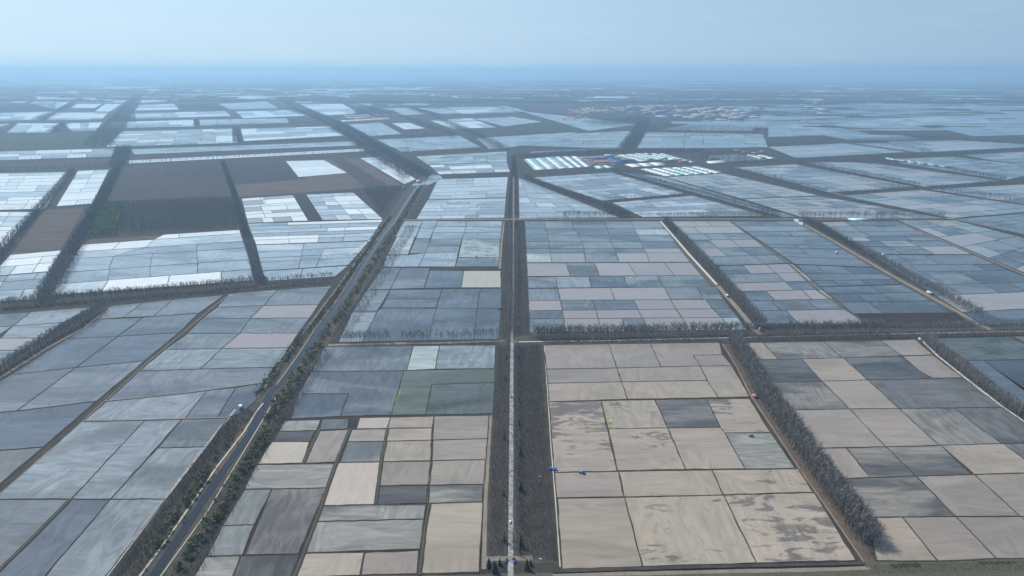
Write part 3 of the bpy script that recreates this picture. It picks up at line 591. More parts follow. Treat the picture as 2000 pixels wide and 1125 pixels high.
strip([(280,1180),(314,1126),(405,1000),(502,840),(540,775)], 0.9, M['cream'], 0.45, 'kerb', 'thin pale edge of the eastern canal bank', 0.1)
strip([(185,1150),(208,1126),(265,1050),(325,972),(385,893),(425,842),(460,800)], 2.6, M['road'], 0.3, 'path', 'pinkish grey lane outside the canal bank', 0.05)
strip([(505,775),(545,715),(590,655),(632,597),(664,555),(700,505),(730,462),(752,430)], 3.0, M['track'], 0.3, 'path', 'grey lane west of the canal', 0.1)
strip([(683,498),(722,470)], 5, M['lane'], 0.3, 'path', 'whitish sliver of lane by the canal shed', 0.1)
strip([(945,1112),(948,980),(953,900),(958,812)], 3.4, M['track'], 0.2, 'path', 'tan footpath along the sapling strip', 0.12)
strip([(976,525),(980,470),(985,432)], 4, M['track'], 0.2, 'path', 'pale track west of the road', 0.1)
strip([(1090,1108),(1081,980),(1072,870),(1066,760),(1061,676)], 4.5, M['bank'], 0.1, 'ground', 'dark ditch beside the tan fields', 0.1)
strip([(1094,1108),(1085,980),(1076,870),(1069,760),(1063,676)], 1.0, M['cream'], 0.35, 'kerb', 'thin pale rim of the ditch', 0.2)
for q in ([(684,838),(656,905),(622,1005),(575,1127)], [(623,840),(592,906)], [(757,838),(744,904),(734,985)], [(839,984),(830,1030),(819,1124)], [(137,976),(60,1055),(-10,1122)]):
    strip(q, 3.4, M['bank'], 0.62, 'path', 'dark double dyke with a ditch between paddies', 0.15, 6); strip(q, 1.0, M['verge'], 0.68, 'path', 'pale grassy crest of the double dyke', 0.3, 6)
strip([(432,925),(452,892),(480,838)], 11, M['rust'], 0.12, 'ground', 'rust brown reed bed between lane and canal', 0.15)
strip([(1080,1117),(1300,1110),(1560,1104),(1690,1101)], 3.5, M['bank'], 0.7, 'path', 'dark dyke at the foot of the tan fields', 0.1)
strip([(1080,1125),(1300,1119),(1560,1114),(1700,1110)], 4, M['track'], 0.2, 'path', 'light dirt track in front of the dyke', 0.2)
strip([(360,1150),(700,1140),(1000,1136),(1700,1128),(2300,1116)], 16, M['verge'], 0.06, 'ground', 'dry grass verge along the bottom track', 0.1)
strip([(950,1092),(975,1091),(1040,1090)], 5, M['track'], 0.21, 'path', 'short dirt turnout across the road', 0.2)
strip([(1700,1110),(2000,1104),(2300,1098)], 14, M['verge'], 0.1, 'ground', 'dry reed strip at the corner', 0.1)

# ------------------------------------------------------------------ plants
def sliver(V, F, p, d, L_, w, r):
    """a thin tapering twig: two crossed-free triangle from p along d"""
    d = np.array(d)/np.linalg.norm(d); s = np.cross(d, np.array([r.uniform(-1, 1), r.uniform(-1, 1), r.uniform(-.3, .3)])); s = s/max(1e-6, np.linalg.norm(s))
    b = len(V); V += [tuple(p-s*w/2), tuple(p+s*w/2), tuple(p+d*L_)]; F.append((b, b+1, b+2))
def bare_tree(seed, ntw=130, nl=13, w=0.19, spread=1.0):
    """unit: metres for a 16 m tree. returns trunk (V,F), crown (V,F)"""
    r = random.Random(seed); tb = MB(); h = 16.0
    tb.cyl(0, 0, 0, 5.5, 0.24, 0.18, 6); tb.cyl(0, 0, 5.5, 13.5, 0.18, 0.05, 5, r.uniform(-.5, .5), r.uniform(-.5, .5))
    V, F = [], []; ends = []
    for k in range(nl):
        z = 4.0+8.5*(k+r.random())/nl; a = r.uniform(0, 6.283); up = r.uniform(1.1, 2.2); Lb = r.uniform(2.6, 4.6)*(1.15-0.5*(z-4)/9)*spread
        d = np.array([math.cos(a), math.sin(a), up]); d /= np.linalg.norm(d); p = np.array([0, 0, z])
        sliver(V, F, p, d, Lb*1.3, 0.24, r); sliver(V, F, p, d, Lb*1.3, 0.22, r); ends.append((p, d, Lb*1.3))
    for k in range(ntw):
        p, d, Lb = ends[r.randrange(len(ends))]; t = r.uniform(0.25, 0.95); q = p+d*Lb*t
        d2 = d+np.array([r.gauss(0, .45), r.gauss(0, .45), r.uniform(0.1, .7)])
        sliver(V, F, q, d2, r.uniform(1.2, 2.9), w*r.uniform(.7, 1.3), r)
    return (np.array(tb.V, float), tb.F), (np.array(V, float), np.array(F))
def tris(F):
    out = []
    for f in F:
        for k in range(1, len(f)-1): out.append((f[0], f[k], f[k+1]))
    return np.array(out)
protos = [bare_tree(s) for s in range(6)]
far_protos = []
for s in range(4):
    (tv, tf), (cv, cf) = bare_tree(40+s, 16, 5, 0.55, 1.0)
    far_protos.append((np.vstack([tv[:11], cv]), None)); 
    Vf = []; Ff = []; r = random.Random(s)
    sliver(Vf, Ff, np.zeros(3), (0, 0, 1), 14, 0.55, r)
    base = len(Vf); allV = np.vstack([np.array(Vf), cv]); allF = np.vstack([np.array(Ff), cf+base]); far_protos[s] = (allV, allF)

trees = []          # x, y, height, label key
def rowtrees(px, rows, gap, h, key, sp=4.0, jit=0.6, off=0.0, drop=0.03, far=False):
    """rows of trees either side of a polyline on the ground: rows = how many, gap between them, sp spacing along"""
    P = pline(px); r = random.Random(int(px[0][0]*3+px[0][1]*7+px[-1][0])); h *= 1.15
    for a, b in zip(P[:-1], P[1:]):
        Ld = np.linalg.norm(b-a); e = (b-a)/Ld; n = np.array([-e[1], e[0]])
        for k in range(rows):
            o_ = off+(k-(rows-1)/2)*gap; s = r.uniform(0, sp)
            while s < Ld:
                if r.random() > drop+0.10*(math.sin(s*0.013+k)*0.5+0.5)*(0 if rows > 2 else 1):
                    q = a+e*(s+r.gauss(0, jit))+n*(o_+r.gauss(0, jit*0.8)); trees.append((q[0], q[1], h*r.uniform(0.82, 1.12), key, far))
                s += sp*r.uniform(0.8, 1.25)
KEYS = {
 'near': ('bare grey brown poplar in the thick belt between the cream fields and the grey fields', 'bare poplars of the thick near belt'),
 'thin': ('thin leafless poplar in the spaced row between the canal and the straight road', 'leafless poplars in the row west of the road'),
 'cross': ('leafless poplar in the long cross row behind the tan fields', 'poplars of the long cross row'),
 'west': ('leafless poplar in the western row beside the dark dyke', 'poplars of the western row'),
 'wbelt': ('bare tree in the short belt on the western pale path', 'bare trees of the western path belt'),
 'east': ('bare tree in the belt on the thin eastern path', 'bare trees of the eastern path belt'),
 'roadside': ('small bare tree standing at the edge of the pale straight road', 'small bare trees lining the road'),
 'far': ('bare tree of a shelter belt far out between the fields', 'bare trees of the far shelter belts')}
rowtrees([(1433,676),(1462,718),(1490,772),(1536,838),(1588,912),(1645,990),(1700,1066)], 6, 2.7, 17.5, 'near', 2.9, 0.9)
rowtrees([(1806,668),(1842,697),(1892,738),(1962,790),(2060,862)], 4, 3.6, 13, 'east', 3.8, 0.9)
rowtrees([(1045,660),(1240,657),(1440,652)], 2, 3.0, 16.5, 'cross', 2.3, 0.5); rowtrees([(1440,653),(1690,649),(1720,648)], 2, 3.0, 16.5, 'cross', 2.3, 0.6)
rowtrees([(1720,648),(1900,644),(2100,640)], 2, 4.0, 13, 'cross', 4.2, 1.0)
rowtrees([(1007,1085),(1008,900),(1009,800),(1009,674)], 2, 3, 8.0, 'roadside', 3.8, 0.8); rowtrees([(989,1085),(990,900),(992,800),(994,674)], 1, 3, 8.0, 'roadside', 4.0, 0.8)
rowtrees([(1008,655),(1008,435)], 2, 3, 9, 'far', 4, 0.8); rowtrees([(998,655),(999,435)], 2, 3, 9, 'far', 4, 0.8)
rowtrees([(1060,669),(1400,664)], 2, 4.0, 5.0, 'far', 2.5, 1.0); rowtrees([(1440,664),(1790,658),(2050,652)], 2, 4.0, 6.0, 'far', 2.5, 1.0)
rowtrees([(668,669),(762,666.5)], 1, 2, 14.5, 'thin', 3.0, 0.5); rowtrees([(780,667),(860,666),(972,663)], 1, 2, 15, 'thin', 3.0, 0.5)
rowtrees([(0,603),(90,594),(250,580),(400,567),(498,557)], 2, 4.0, 15.5, 'west', 3.2, 0.8); rowtrees([(520,554),(650,543)], 2, 4, 11, 'west', 3.6, 0.8)
rowtrees([(-50,609),(90,601),(250,588),(498,566),(640,552)], 1, 3, 5.0, 'far', 2.5, 1.0)
rowtrees([(-60,764),(0,727),(95,667),(160,630),(205,603)], 3, 4.0, 13, 'wbelt', 3.6, 0.9)
rowtrees([(508,556),(492,500),(474,440),(462,394),(447,352),(436,320)], 3, 5.0, 14, 'far', 4.5, 1.2)
rowtrees([(85,592),(120,530),(165,455),(200,392),(232,328)], 5, 5.5, 15, 'far', 5.0, 1.8); rowtrees([(-30,545),(20,475),(75,415),(110,375),(142,336)], 4, 5.5, 14, 'far', 5.0, 1.8)
rowtrees([(-60,415),(90,408),(240,398)], 1, 4, 10, 'far', 9.0, 2)
rowtrees([(1298,433),(1345,482),(1400,540),(1440,585),(1488,641)], 3, 4.5, 15, 'far', 4.2, 1.0)
rowtrees([(1566,430),(1650,474),(1750,530),(1860,592),(1915,622)], 3, 4.5, 14, 'far', 4.4, 1.1); rowtrees([(1915,622),(1950,640)], 2, 4, 9, 'far', 5, 1.1)
rowtrees([(1026,348),(1100,378),(1165,400),(1232,426)], 3, 5, 14, 'far', 5, 1.2); rowtrees([(1200,336),(1300,362),(1400,389),(1524,424)], 3, 5, 14, 'far', 5, 1.2)
rowtrees([(1100,425),(1225,425)], 3, 4, 16, 'far', 5, 1); rowtrees([(1245,425),(1500,425)], 2, 4, 14, 'far', 6, 1); rowtrees([(1560,426),(1845,427)], 2, 4, 17, 'far', 5, 1)
rowtrees([(1172,393),(1345,380)], 2, 5, 11, 'far', 7, 1.5); rowtrees([(1870,428),(2080,470)], 1, 5, 11, 'far', 8, 1.5)
rowtrees([(1424,331),(1500,347),(1615,378)], 2, 5, 14, 'far', 5.5, 1.5); rowtrees([(1560,319),(1680,342),(1796,366)], 3, 5, 15, 'far', 5, 1.5); rowtrees([(1700,313),(1830,330),(1962,354)], 3, 5, 16, 'far', 5, 1.5)
rowtrees([(1620,379),(1800,369),(2100,352)], 2, 5, 11, 'far', 7, 2); rowtrees([(1815,372),(2080,405)], 3, 5, 13, 'far', 6, 2)
rowtrees([(1440,320),(1560,315),(1860,302),(2100,288)], 3, 6, 12, 'far', 6, 2); rowtrees([(1860,305),(2060,335)], 2, 6, 13, 'far', 7, 2)
rowtrees([(1560,268),(1700,280),(1820,297)], 3, 7, 14, 'far', 7, 2); rowtrees([(1660,277),(1865,270)], 4, 8, 15, 'far', 6, 3); rowtrees([(1500,285),(1640,279)], 2, 6, 12, 'far', 8, 2)
rowtrees([(1600,246),(1800,268),(1960,280),(2100,285)], 4, 10, 14, 'far', 8, 3); rowtrees([(1500,240),(1700,230),(1920,220)], 5, 14, 14, 'far', 9, 4)
rowtrees([(998,347),(999,308)], 4, 4.5, 13, 'far', 4, 1, off=-9); rowtrees([(1007,347),(1004,310)], 3, 4.5, 14, 'far', 4, 1, off=3)
rowtrees([(996,425),(999,348)], 2, 4, 10, 'far', 4, 1); rowtrees([(1009,425),(1008,348)], 2, 4, 10, 'far', 4, 1)
rowtrees([(1224,291),(1245,262),(1258,238)], 7, 12, 16, 'far', 7, 3)
rowtrees([(1010,284),(1215,277)], 2, 8, 13, 'far', 7, 3); rowtrees([(1250,272),(1360,274),(1470,272)], 1, 8, 10, 'far', 9, 3)
rowtrees([(232,326),(238,300),(243,288)], 8, 8, 14, 'far', 7, 3); rowtrees([(-60,336),(222,326)], 3, 8, 12, 'far', 6, 3); rowtrees([(246,321),(500,307),(728,297),(800,292)], 3, 8, 13, 'far', 6, 3)
rowtrees([(-60,316),(220,307)], 1, 8, 12, 'far', 8, 3); rowtrees([(206,288),(466,281),(700,271)], 3, 9, 13, 'far', 7, 3); rowtrees([(463,279),(462,262),(459,252)], 5, 8, 13, 'far', 8, 3)
rowtrees([(207,252),(382,248),(566,242),(655,238)], 3, 10, 14, 'far', 8, 3); rowtrees([(384,246),(384,235)], 4, 9, 13, 'far', 8, 3); rowtrees([(0,236),(205,234)], 3, 10, 13, 'far', 8, 3)
rowtrees([(240,234),(455,229)], 3, 10, 13, 'far', 8, 3); rowtrees([(-60,264),(60,262),(215,254)], 4, 10, 13, 'far', 8, 3)
rowtrees([(190,286),(205,265),(222,253),(240,225),(262,200),(268,188)], 9, 14, 16, 'far', 11, 4); rowtrees([(72,234),(120,216),(158,192)], 5, 13, 15, 'far', 10, 4); rowtrees([(100,260),(128,242)], 5, 12, 14, 'far', 10, 4)
for off in (-34, 30): rowtrees([(818,346),(775,322),(728,292),(690,264),(640,238),(585,212),(548,192)], 5, 8, 16, 'far', 7, 3, off=off)
rowtrees([(890,266),(830,246),(770,222),(690,203),(640,192)], 4, 12, 15, 'far', 9, 4); rowtrees([(985,292),(940,268),(900,252),(850,228),(800,210),(745,200)], 4, 12, 15, 'far', 9, 4)
rowtrees([(790,300),(945,290),(1000,288)], 2, 8, 13, 'far', 8, 3); rowtrees([(740,269),(890,264)], 2, 8, 13, 'far', 8, 3); rowtrees([(835,225),(980,224)], 5, 14, 15, 'far', 10, 4)
rowtrees([(1030,225),(1000,216),(960,208),(880,202)], 3, 14, 15, 'far', 11, 4); rowtrees([(866,342),(992,336)], 2, 7, 8, 'far', 5, 2)
rowtrees([(450,214),(560,213),(620,228)], 4, 14, 14, 'far', 10, 4); rowtrees([(1262,257),(1400,262),(1500,256)], 4, 12, 14, 'far', 9, 4)

def inview(x, y):
    px, py = PX(x, y); return -10 < px < 2010 and py < 1150
size = lambda t: t[2]/math.hypot(t[0], t[1], H)
cand = sorted([t for t in trees if t[3] != 'far' and inview(t[0], t[1])], key=size, reverse=True)
solo = cand[:295]; ids = set(id(t) for t in solo)
data = []
for (tv, tf), (cv, cf) in protos:
    data.append((mesh_from('trunk', tv, tf, M['bark']), mesh_from('crown', cv, cf, M['twig'])))
roots = []
for k, (tm, cm) in enumerate(data):
    e = empty('poplar_tree'); obj('trunk', tm, e); obj('crown', cm, e); roots.append(e); e['category'] = 'tree'
used = [False]*len(roots); rt = random.Random(4)
for t in solo:
    k = rt.randrange(len(roots)); s = t[2]/16.0; lab, grp = KEYS[t[3]]; rz = rt.uniform(0, 6.28)
    w = s*rt.uniform(0.85, 1.15)
    if not used[k]: used[k] = True; o = roots[k]; o.location = (t[0], t[1], 0.05); o.rotation_euler = (0, 0, rz); o.scale = (w, w, s)
    else: o = copy_tree(roots[k], (t[0], t[1], 0.05), rz, (w, w, s))
    tag(o, lab, 'tree', grp)
def scatter(name, pts, pr, mat, label, zb=0.05, wscale=(0.85, 1.15), seed=1, href=16.0):
    """one mesh of many plants nobody could count. pts: (x, y, height)"""
    r = np.random.RandomState(seed); Vs, Fs = [], []; base = 0
    pts = np.array(pts); which = r.randint(0, len(pr), len(pts))
    for k, (V, F) in enumerate(pr):
        P = pts[which == k]
        if not len(P): continue
        a = r.uniform(0, 6.283, len(P)); s = P[:, 2]/href; w = s*r.uniform(*wscale, len(P))
        X = V[None, :, 0]*np.cos(a)[:, None]-V[None, :, 1]*np.sin(a)[:, None]; Y = V[None, :, 0]*np.sin(a)[:, None]+V[None, :, 1]*np.cos(a)[:, None]
        VV = np.stack([X*w[:, None]+P[:, 0:1], Y*w[:, None]+P[:, 1:2], V[None, :, 2]*s[:, None]+zb], -1)
        FF = F[None]+(np.arange(len(P))*len(V))[:, None, None]+base
        Vs.append(VV.reshape(-1, 3)); Fs.append(FF.reshape(-1, 3)); base += len(P)*len(V)
    o = obj(name, mesh_from(name, np.vstack(Vs), np.vstack(Fs), mat)); tag(o, label, kind='stuff'); return o
near_full = [(np.vstack([tv, cv]), np.vstack([tris(tf), cf+len(tv)])) for (tv, tf), (cv, cf) in protos]
rest = [t for t in trees if id(t) not in ids]
scatter('distant_treeline', [t[:3] for t in rest if math.hypot(t[0], t[1]) < 1500], near_full, M['twig'], 'bare trees of the shelter belts in the middle distance')
scatter('hazy_treeline', [t[:3] for t in rest if math.hypot(t[0], t[1]) >= 1500], far_protos, M['twig2'], 'bare trees of the hazy far shelter belts', wscale=(1.0, 1.5))
print('trees', len(trees))

# woods: plantations that read as one mass
def inside(P, x, y):
    c = False; n = len(P)
    for i in range(n):
        x1, y1 = P[i]; x2, y2 = P[i-1]
        if (y1 > y) != (y2 > y) and x < (x2-x1)*(y-y1)/(y2-y1)+x1: c = not c
    return c
def wood(px, gx, gy, h, jit=0.6, rowmod=None):
    P = [U(*p) for p in px]; xs = [p[0] for p in P]; ys = [p[1] for p in P]; out = []; r = random.Random(int(px[0][0]))
    x = min(xs)
    while x < max(xs):
        y = min(ys)
        while y < max(ys):
            q = (x+r.gauss(0, jit), y+r.gauss(0, jit))
            if inside(P, *q): out.append((*q, h*r.uniform(0.75, 1.15)))
            y += gy*r.uniform(0.8, 1.2)
        x += gx
    return out
wd = wood([(245,397),(458,388),(468,446),(228,460)], 9.0, 3.2, 12, 0.5)+wood([(707,371),(790,364),(744,419)], 5.5, 5, 10, 1.5)
scatter('plantation_woods', wd, far_protos, M['twig2'], 'dark plantation of bare trees in straight rows', wscale=(0.8, 1.1))
scatter('larch_woods', wood([(195,398),(245,397),(228,460),(172,466)], 6.5, 4.5, 11, 0.9), far_protos, M['leafy'], 'patch of green larches beside the dark plantation', wscale=(2.2, 3.2))
dw = wood([(1005,303),(1215,291),(1300,291),(1380,293),(1372,299),(1180,304),(1020,313)], 9, 9, 12, 3)+wood([(1380,296),(1460,297),(1500,312),(1440,322),(1360,308)], 12, 12, 10, 4)
dw += wood([(1130,238),(1270,228),(1270,238),(1240,244),(1180,243)], 14, 14, 13, 4)+wood([(1270,243),(1500,248),(1500,256),(1262,257)], 14, 18, 12, 4)
dw += wood([(700,212),(770,216),(775,224),(690,225)], 14, 14, 13, 4)+wood([(215,232),(262,218),(268,238),(206,241)], 14, 14, 13, 4)
dw += wood([(350,205),(425,203),(450,215),(352,217)], 16, 20, 12, 4)+wood([(0,222),(-60,215),(40,203),(110,201),(108,217)], 16, 20, 12, 4)
dw += wood([(820,180),(1000,184),(1100,205),(1000,208)], 30, 60, 13, 8)+wood([(1250,200),(1700,205),(1850,222),(1500,232)], 30, 60, 13, 8)
scatter('distant_woods', dw, far_protos, M['twig2'], 'dark woods around the greenhouses and the town', wscale=(1.8, 2.8))
# far woods out to the horizon: low lumpy masses
def far_woods():
    r = random.Random(8); V, F = [], []
    for k in range(1500):
        Y = 7600*math.exp(r.random()*1.9); X = r.uniform(-0.95, 0.95)*Y
        w = r.uniform(120, 1300)*(Y/9000)**0.5; d = r.uniform(15, 110); n = max(3, int(w/60)); rot = r.uniform(-0.3, 0.2); b = len(V)
        for i in range(n+1):
            t = (i/n-0.5)*w; hh = r.uniform(8, 17)
            for yy, z in ((-d/2, 0), (-d/2*0.8, hh*0.9), (d/2*0.8, hh), (d/2, 0)):
                y2 = yy+r.uniform(-4, 4); V.append((X+t*math.cos(rot)-y2*math.sin(rot), Y+t*math.sin(rot)+y2*math.cos(rot), z))
            if i:
                for m in range(3): F.append((b+4*i-4+m, b+4*i+m, b+4*i+m+1, b+4*i-3+m))
    o = obj('far_woods', mesh_from('far_woods', V, F, M['bank'])); tag(o, 'hazy strips of woodland near the horizon', kind='stuff')
far_woods()

# saplings beside the road, in rows
def sapling(seed):
    r = random.Random(seed); V, F = [], []
    sliver(V, F, np.zeros(3), (r.uniform(-.05, .05), r.uniform(-.05, .05), 1), 6.0, 0.22, r)
    for k in range(9):
        a = r.uniform(0, 6.28); z = r.uniform(1.2, 4.4); sliver(V, F, np.array([0, 0, z]), (math.cos(a), math.sin(a), r.uniform(1.0, 2.4)), r.uniform(1.0, 2.0), 0.16, r)
    return np.array(V, float), np.array(F)
saps = [sapling(s) for s in range(6)]
sp = wood([(1007,676),(1054,676),(1060,760),(1068,880),(1084,1094),(1010,1088),(1006,880)], 1.7, 1.4, 5.4, 0.4)
sp += wood([(971,676),(990,676),(988,880),(984,1088),(950,1088),(958,900),(966,760)], 1.7, 1.5, 5.2, 0.4)
sp += wood([(1010,432),(1022,432),(1029,560),(1034,655),(1009,655),(1010,560)], 2.6, 1.8, 6, 0.3)+wood([(984,432),(996,432),(994,560),(990,662),(978,662),(981,560)], 2.6, 1.8, 6, 0.3)
scatter('sapling_woods', sp, saps, M['twig2'], 'dense rows of bare saplings on both sides of the road', href=6.0, seed=3)
print('saplings', len(sp))

# shrubs coming into leaf along the canal
def shrub_mesh(seed, n=170):
    r = random.Random(seed); V, F = [], []; lobes = [(r.uniform(-1.1, 1.1), r.uniform(-1.1, 1.1), r.uniform(1.4, 3.2), r.uniform(0.8, 1.5)) for _ in range(7)]
    for k in range(n):
        lx, ly, lz, lr = lobes[r.randrange(7)]; d = np.array([r.gauss(0, 1), r.gauss(0, 1), r.gauss(0, 1)]); d /= np.linalg.norm(d)
        p = np.array([lx, ly, lz])+d*lr*r.uniform(0.55, 1.08); s = r.uniform(0.16, 0.38)
        u = np.array([r.gauss(0, 1), r.gauss(0, 1), r.gauss(0, .6)]); u /= np.linalg.norm(u); v = np.cross(u, d); v /= max(1e-5, np.linalg.norm(v)); b = len(V)
        V += [tuple(p-u*s-v*s*.6), tuple(p+u*s-v*s*.6), tuple(p+u*s*.7+v*s*.8), tuple(p-u*s*.7+v*s*.8)]; F.append((b, b+1, b+2, b+3))
    st = MB()
    for k in range(4): st.cyl(0, 0, 0, r.uniform(1.8, 2.8), 0.09, 0.04, 5, r.uniform(-1, 1), r.uniform(-1, 1))
    return mesh_from('foliage', V, F, M['leaf']), st.mesh('stem', M['bark']), (np.array(V), np.array([f for q in F for f in ((q[0], q[1], q[2]), (q[0], q[2], q[3]))]))
sh = [shrub_mesh(s) for s in range(5)]
sroots = []
for fm, sm, _ in sh:
    e = empty('shrub'); obj('foliage', fm, e); obj('stem', sm, e); e['category'] = 'shrub'; sroots.append(e)
sused = [False]*5; small = []
def shrubs(px, width, step, smin, smax, label, group, solo_=True, seed=0, off=0.0):
    P = pline(px, step); r = random.Random(seed+int(px[0][0]))
    for k, p in enumerate(P):
        d = P[min(k+1, len(P)-1)]-P[max(k-1, 0)]; d /= np.linalg.norm(d); n = np.array([-d[1], d[0]])
        if r.random() < 0.30 - 0.25*math.sin(k*0.21+seed): continue
        q = p+n*(off+r.uniform(-width/2, width/2))+d*r.uniform(-step, step)*0.5; s = r.uniform(smin, smax)
        if not solo_ or not inview(*q): small.append((q[0], q[1], 4.0*s)); continue
        i = r.randrange(5)
        if not sused[i]: sused[i] = True; o = sroots[i]; o.location = (q[0], q[1], 0); o.scale = (s, s, s)
        else: o = copy_tree(sroots[i], (q[0], q[1], 0), r.uniform(0, 6.28), (s*r.uniform(.9, 1.2), s*r.uniform(.9, 1.2), s))
        tag(o, label, 'shrub', group)
EB = ('shrub coming into green leaf on the bank east of the canal', 'green shrubs on the eastern canal bank')
WB = ('shrub coming into green leaf on the bank west of the canal', 'green shrubs on the western canal bank')
shrubs([(345,1120),(425,1003),(470,930),(512,862)], 9, 2.1, 0.45, 1.9, *EB)
shrubs([(508,862),(545,790),(577,735),(622,672)], 12, 2.4, 0.45, 1.7, *EB, seed=2)
shrubs([(300,1075),(345,1015),(378,965),(408,920)], 8, 3.5, 0.7, 1.6, *WB, seed=3)
shrubs([(500,775),(540,722),(590,665)], 6, 6, 0.7, 1.2, *WB, seed=4)
shrubs([(505,772),(560,700),(600,645)], 9, 1.8, 0.5, 1.3, '', '', False, 21); shrubs([(610,640),(655,578),(700,512),(735,462),(762,425)], 9, 2.0, 0.5, 1.2, '', '', False, 22); shrubs([(270,1110),(330,1030),(400,925),(452,855)], 12, 2.2, 0.4, 1.2, '', '', False, 23)
shrubs([(830,345),(770,312),(700,272),(655,245)], 26, 3.0, 0.8, 1.6, '', '', False, 24)
shrubs([(622,672),(676,600),(725,520),(778,440),(822,365)], 13, 2.2, 0.7, 1.4, '', '', False, 5)
shrubs([(600,650),(650,585),(700,515),(748,445)], 5, 4, 0.6, 1.1, '', '', False, 6)
shrubs([(345,1128),(505,870),(625,680)], 18, 1.6, 0.3, 0.7, '', '', False, 7); shrubs([(265,1120),(330,1030),(420,905),(470,838)], 17, 2.2, 0.25, 0.6, '', '', False, 8)
scatter('canal_undergrowth', small, [s[2] for s in sh], M['leaf'], 'low green undergrowth along the canal', href=4.0)
# brown brush on the canal banks
def bank_pts(px, w, n, hmin, hmax, seed, off=0.0):
    P = pline(px, 4); r = random.Random(seed); out = []
    for _ in range(n):
        k = r.randrange(len(P)-1); d = P[k+1]-P[k]; d /= np.linalg.norm(d); nn = np.array([-d[1], d[0]])
        q = P[k]+d*r.uniform(-2, 2)+nn*(off+r.uniform(-w/2, w/2)); out.append((q[0], q[1], r.uniform(hmin, hmax)))
    return out
br = bank_pts([(250,1120),(325,1015),(400,905),(455,835),(490,800)], 20, 3000, 1.5, 3.6, 1)
br += bank_pts([(350,1150),(425,1010),(515,862),(570,785),(640,680)], 22, 2600, 1.5, 3.4, 2)
br += bank_pts([(665,655),(715,585),(765,505),(805,440)], 24, 2600, 1.8, 3.8, 3)+bank_pts([(500,770),(560,695),(640,600),(700,510),(755,430)], 18, 2400, 1.6, 3.4, 4)
br += bank_pts([(1420,676),(1475,772),(1520,838),(1570,908),(1625,985),(1712,1102)], 8, 1500, 0.8, 2.0, 5)+bank_pts([(1060,668),(1400,664),(1790,657),(2080,651)], 14, 2600, 2, 4.5, 6)
br += bank_pts([(-50,608),(250,587),(498,565),(650,549)], 12, 1800, 2, 4, 7)+bank_pts([(680,818),(690,836)], 12, 60, 1.5, 3, 8)
br += bank_pts([(555,818),(520,850),(480,920)], 12, 500, 1, 2.5, 9)+bank_pts([(745,520),(790,470)], 18, 200, 2, 4, 10)
scatter('bank_undergrowth', br, saps, M['twig2'], 'brown leafless undergrowth on banks and verges', href=4.5, wscale=(1.0, 1.8), seed=5)
rd = bank_pts([(1700,1112),(1850,1108),(2050,1104)], 9, 3000, 0.8, 2.2, 11)+bank_pts([(1100,1128),(1700,1122),(2050,1116)], 8, 2500, 0.5, 1.4, 12)+bank_pts([(930,1125),(1070,1122)], 14, 700, 0.6, 1.6, 13)
scatter('dry_reed_grass', rd, saps, M['reed'], 'dry pale reeds along the bottom verge', href=5.5, wscale=(0.8, 1.5), seed=6)
gr = bank_pts([(1745,1106),(1802,1103)], 4, 260, 0.8, 1.8, 14)+bank_pts([(1915,1100),(1990,1098)], 3, 240, 0.8, 1.6, 15)
scatter('green_grass', gr, [s[2] for s in sh], M['grass'], 'fresh green grass clumps on the bottom verge', href=7.0, seed=7)
# lime algae along banks
def algae(px, w, seed):
    P = pline(px, 1.6); r = random.Random(seed); V, F = [], []
    for k in range(len(P)):
        d = P[min(k+1, len(P)-1)]-P[max(k-1, 0)]; d /= np.linalg.norm(d); n = np.array([-d[1], d[0]])
        t = k/(len(P)-1); q = P[k]+n*(w*(0.25+0.75*t)*(0.55+0.45*math.sin(k*1.7+seed)+r.uniform(-.15, .25)))
        V += [(*P[k], 0.17), (*q, 0.17)]
        if k: F.append((2*k-2, 2*k-1, 2*k+1, 2*k))
    o = obj('algae_weeds', mesh_from('algae_weeds', V, F, M['algae'])); tag(o, 'lime green weed floating along a mud bank', kind='stuff')
algae([(1175,786),(1180,812),(1187,836)], 5.5, 1); algae([(1187,835),(1212,836)], 2.0, 10); algae([(1192,690),(1199,703),(1205,717)], 1.6, 2); algae([(766,805),(772,782),(779,760)], -3.5, 3)
algae([(845,905),(842,930),(838,946)], -3.0, 4); algae([(743,930),(741,948)], -3.0, 5); algae([(839,955),(837,981)], -2.5, 6); algae([(830,1080),(826,1100),(823,1119)], -3.2, 7)
algae([(1219,955),(1221,970)], 2.0, 8); algae([(1222,970),(1300,968)], 1.2, 9)

# conifers in the verge
def conifer(seed):
    r = random.Random(seed); V, F = [], []
    for k in range(13):
        z = 0.8+k*0.48; R_ = 1.7*(1-k/13.5)+0.15; n = 11; b = len(V)
        for i in range(n): a = 6.283*(i+r.uniform(-.2, .2))/n; rr = R_*(1.0 if i % 2 else 0.62)*r.uniform(.85, 1.1); V.append((rr*math.cos(a), rr*math.sin(a), z-0.25*r.random()))
        V.append((0, 0, z+0.85)); F += [(b+i, b+(i+1) % n, b+n) for i in range(n)]
    st = MB(); st.cyl(0, 0, 0, 1.6, 0.14, 0.10, 6)
    return mesh_from('crown', V, F, M['conifer']), st.mesh('trunk', M['bark'])
crt = []
for s in range(3):
    cm, tm = conifer(s); e = empty('conifer_tree'); obj('trunk', tm, e); obj('crown', cm, e); crt.append(e)
cu = [False]*3; rr_ = random.Random(9)
cpts = [(1013,702,1),(1012,731,.8),(1012,754,1.1),(1013,786,1.1),(1014,832,1.1),(1016,890,1.4),(1017,958,1.4),(1017,1068,1.5),(985,858,1.1),(984,968,.9),(985,1058,1.2),(989,700,.8),(988,742,.8)]
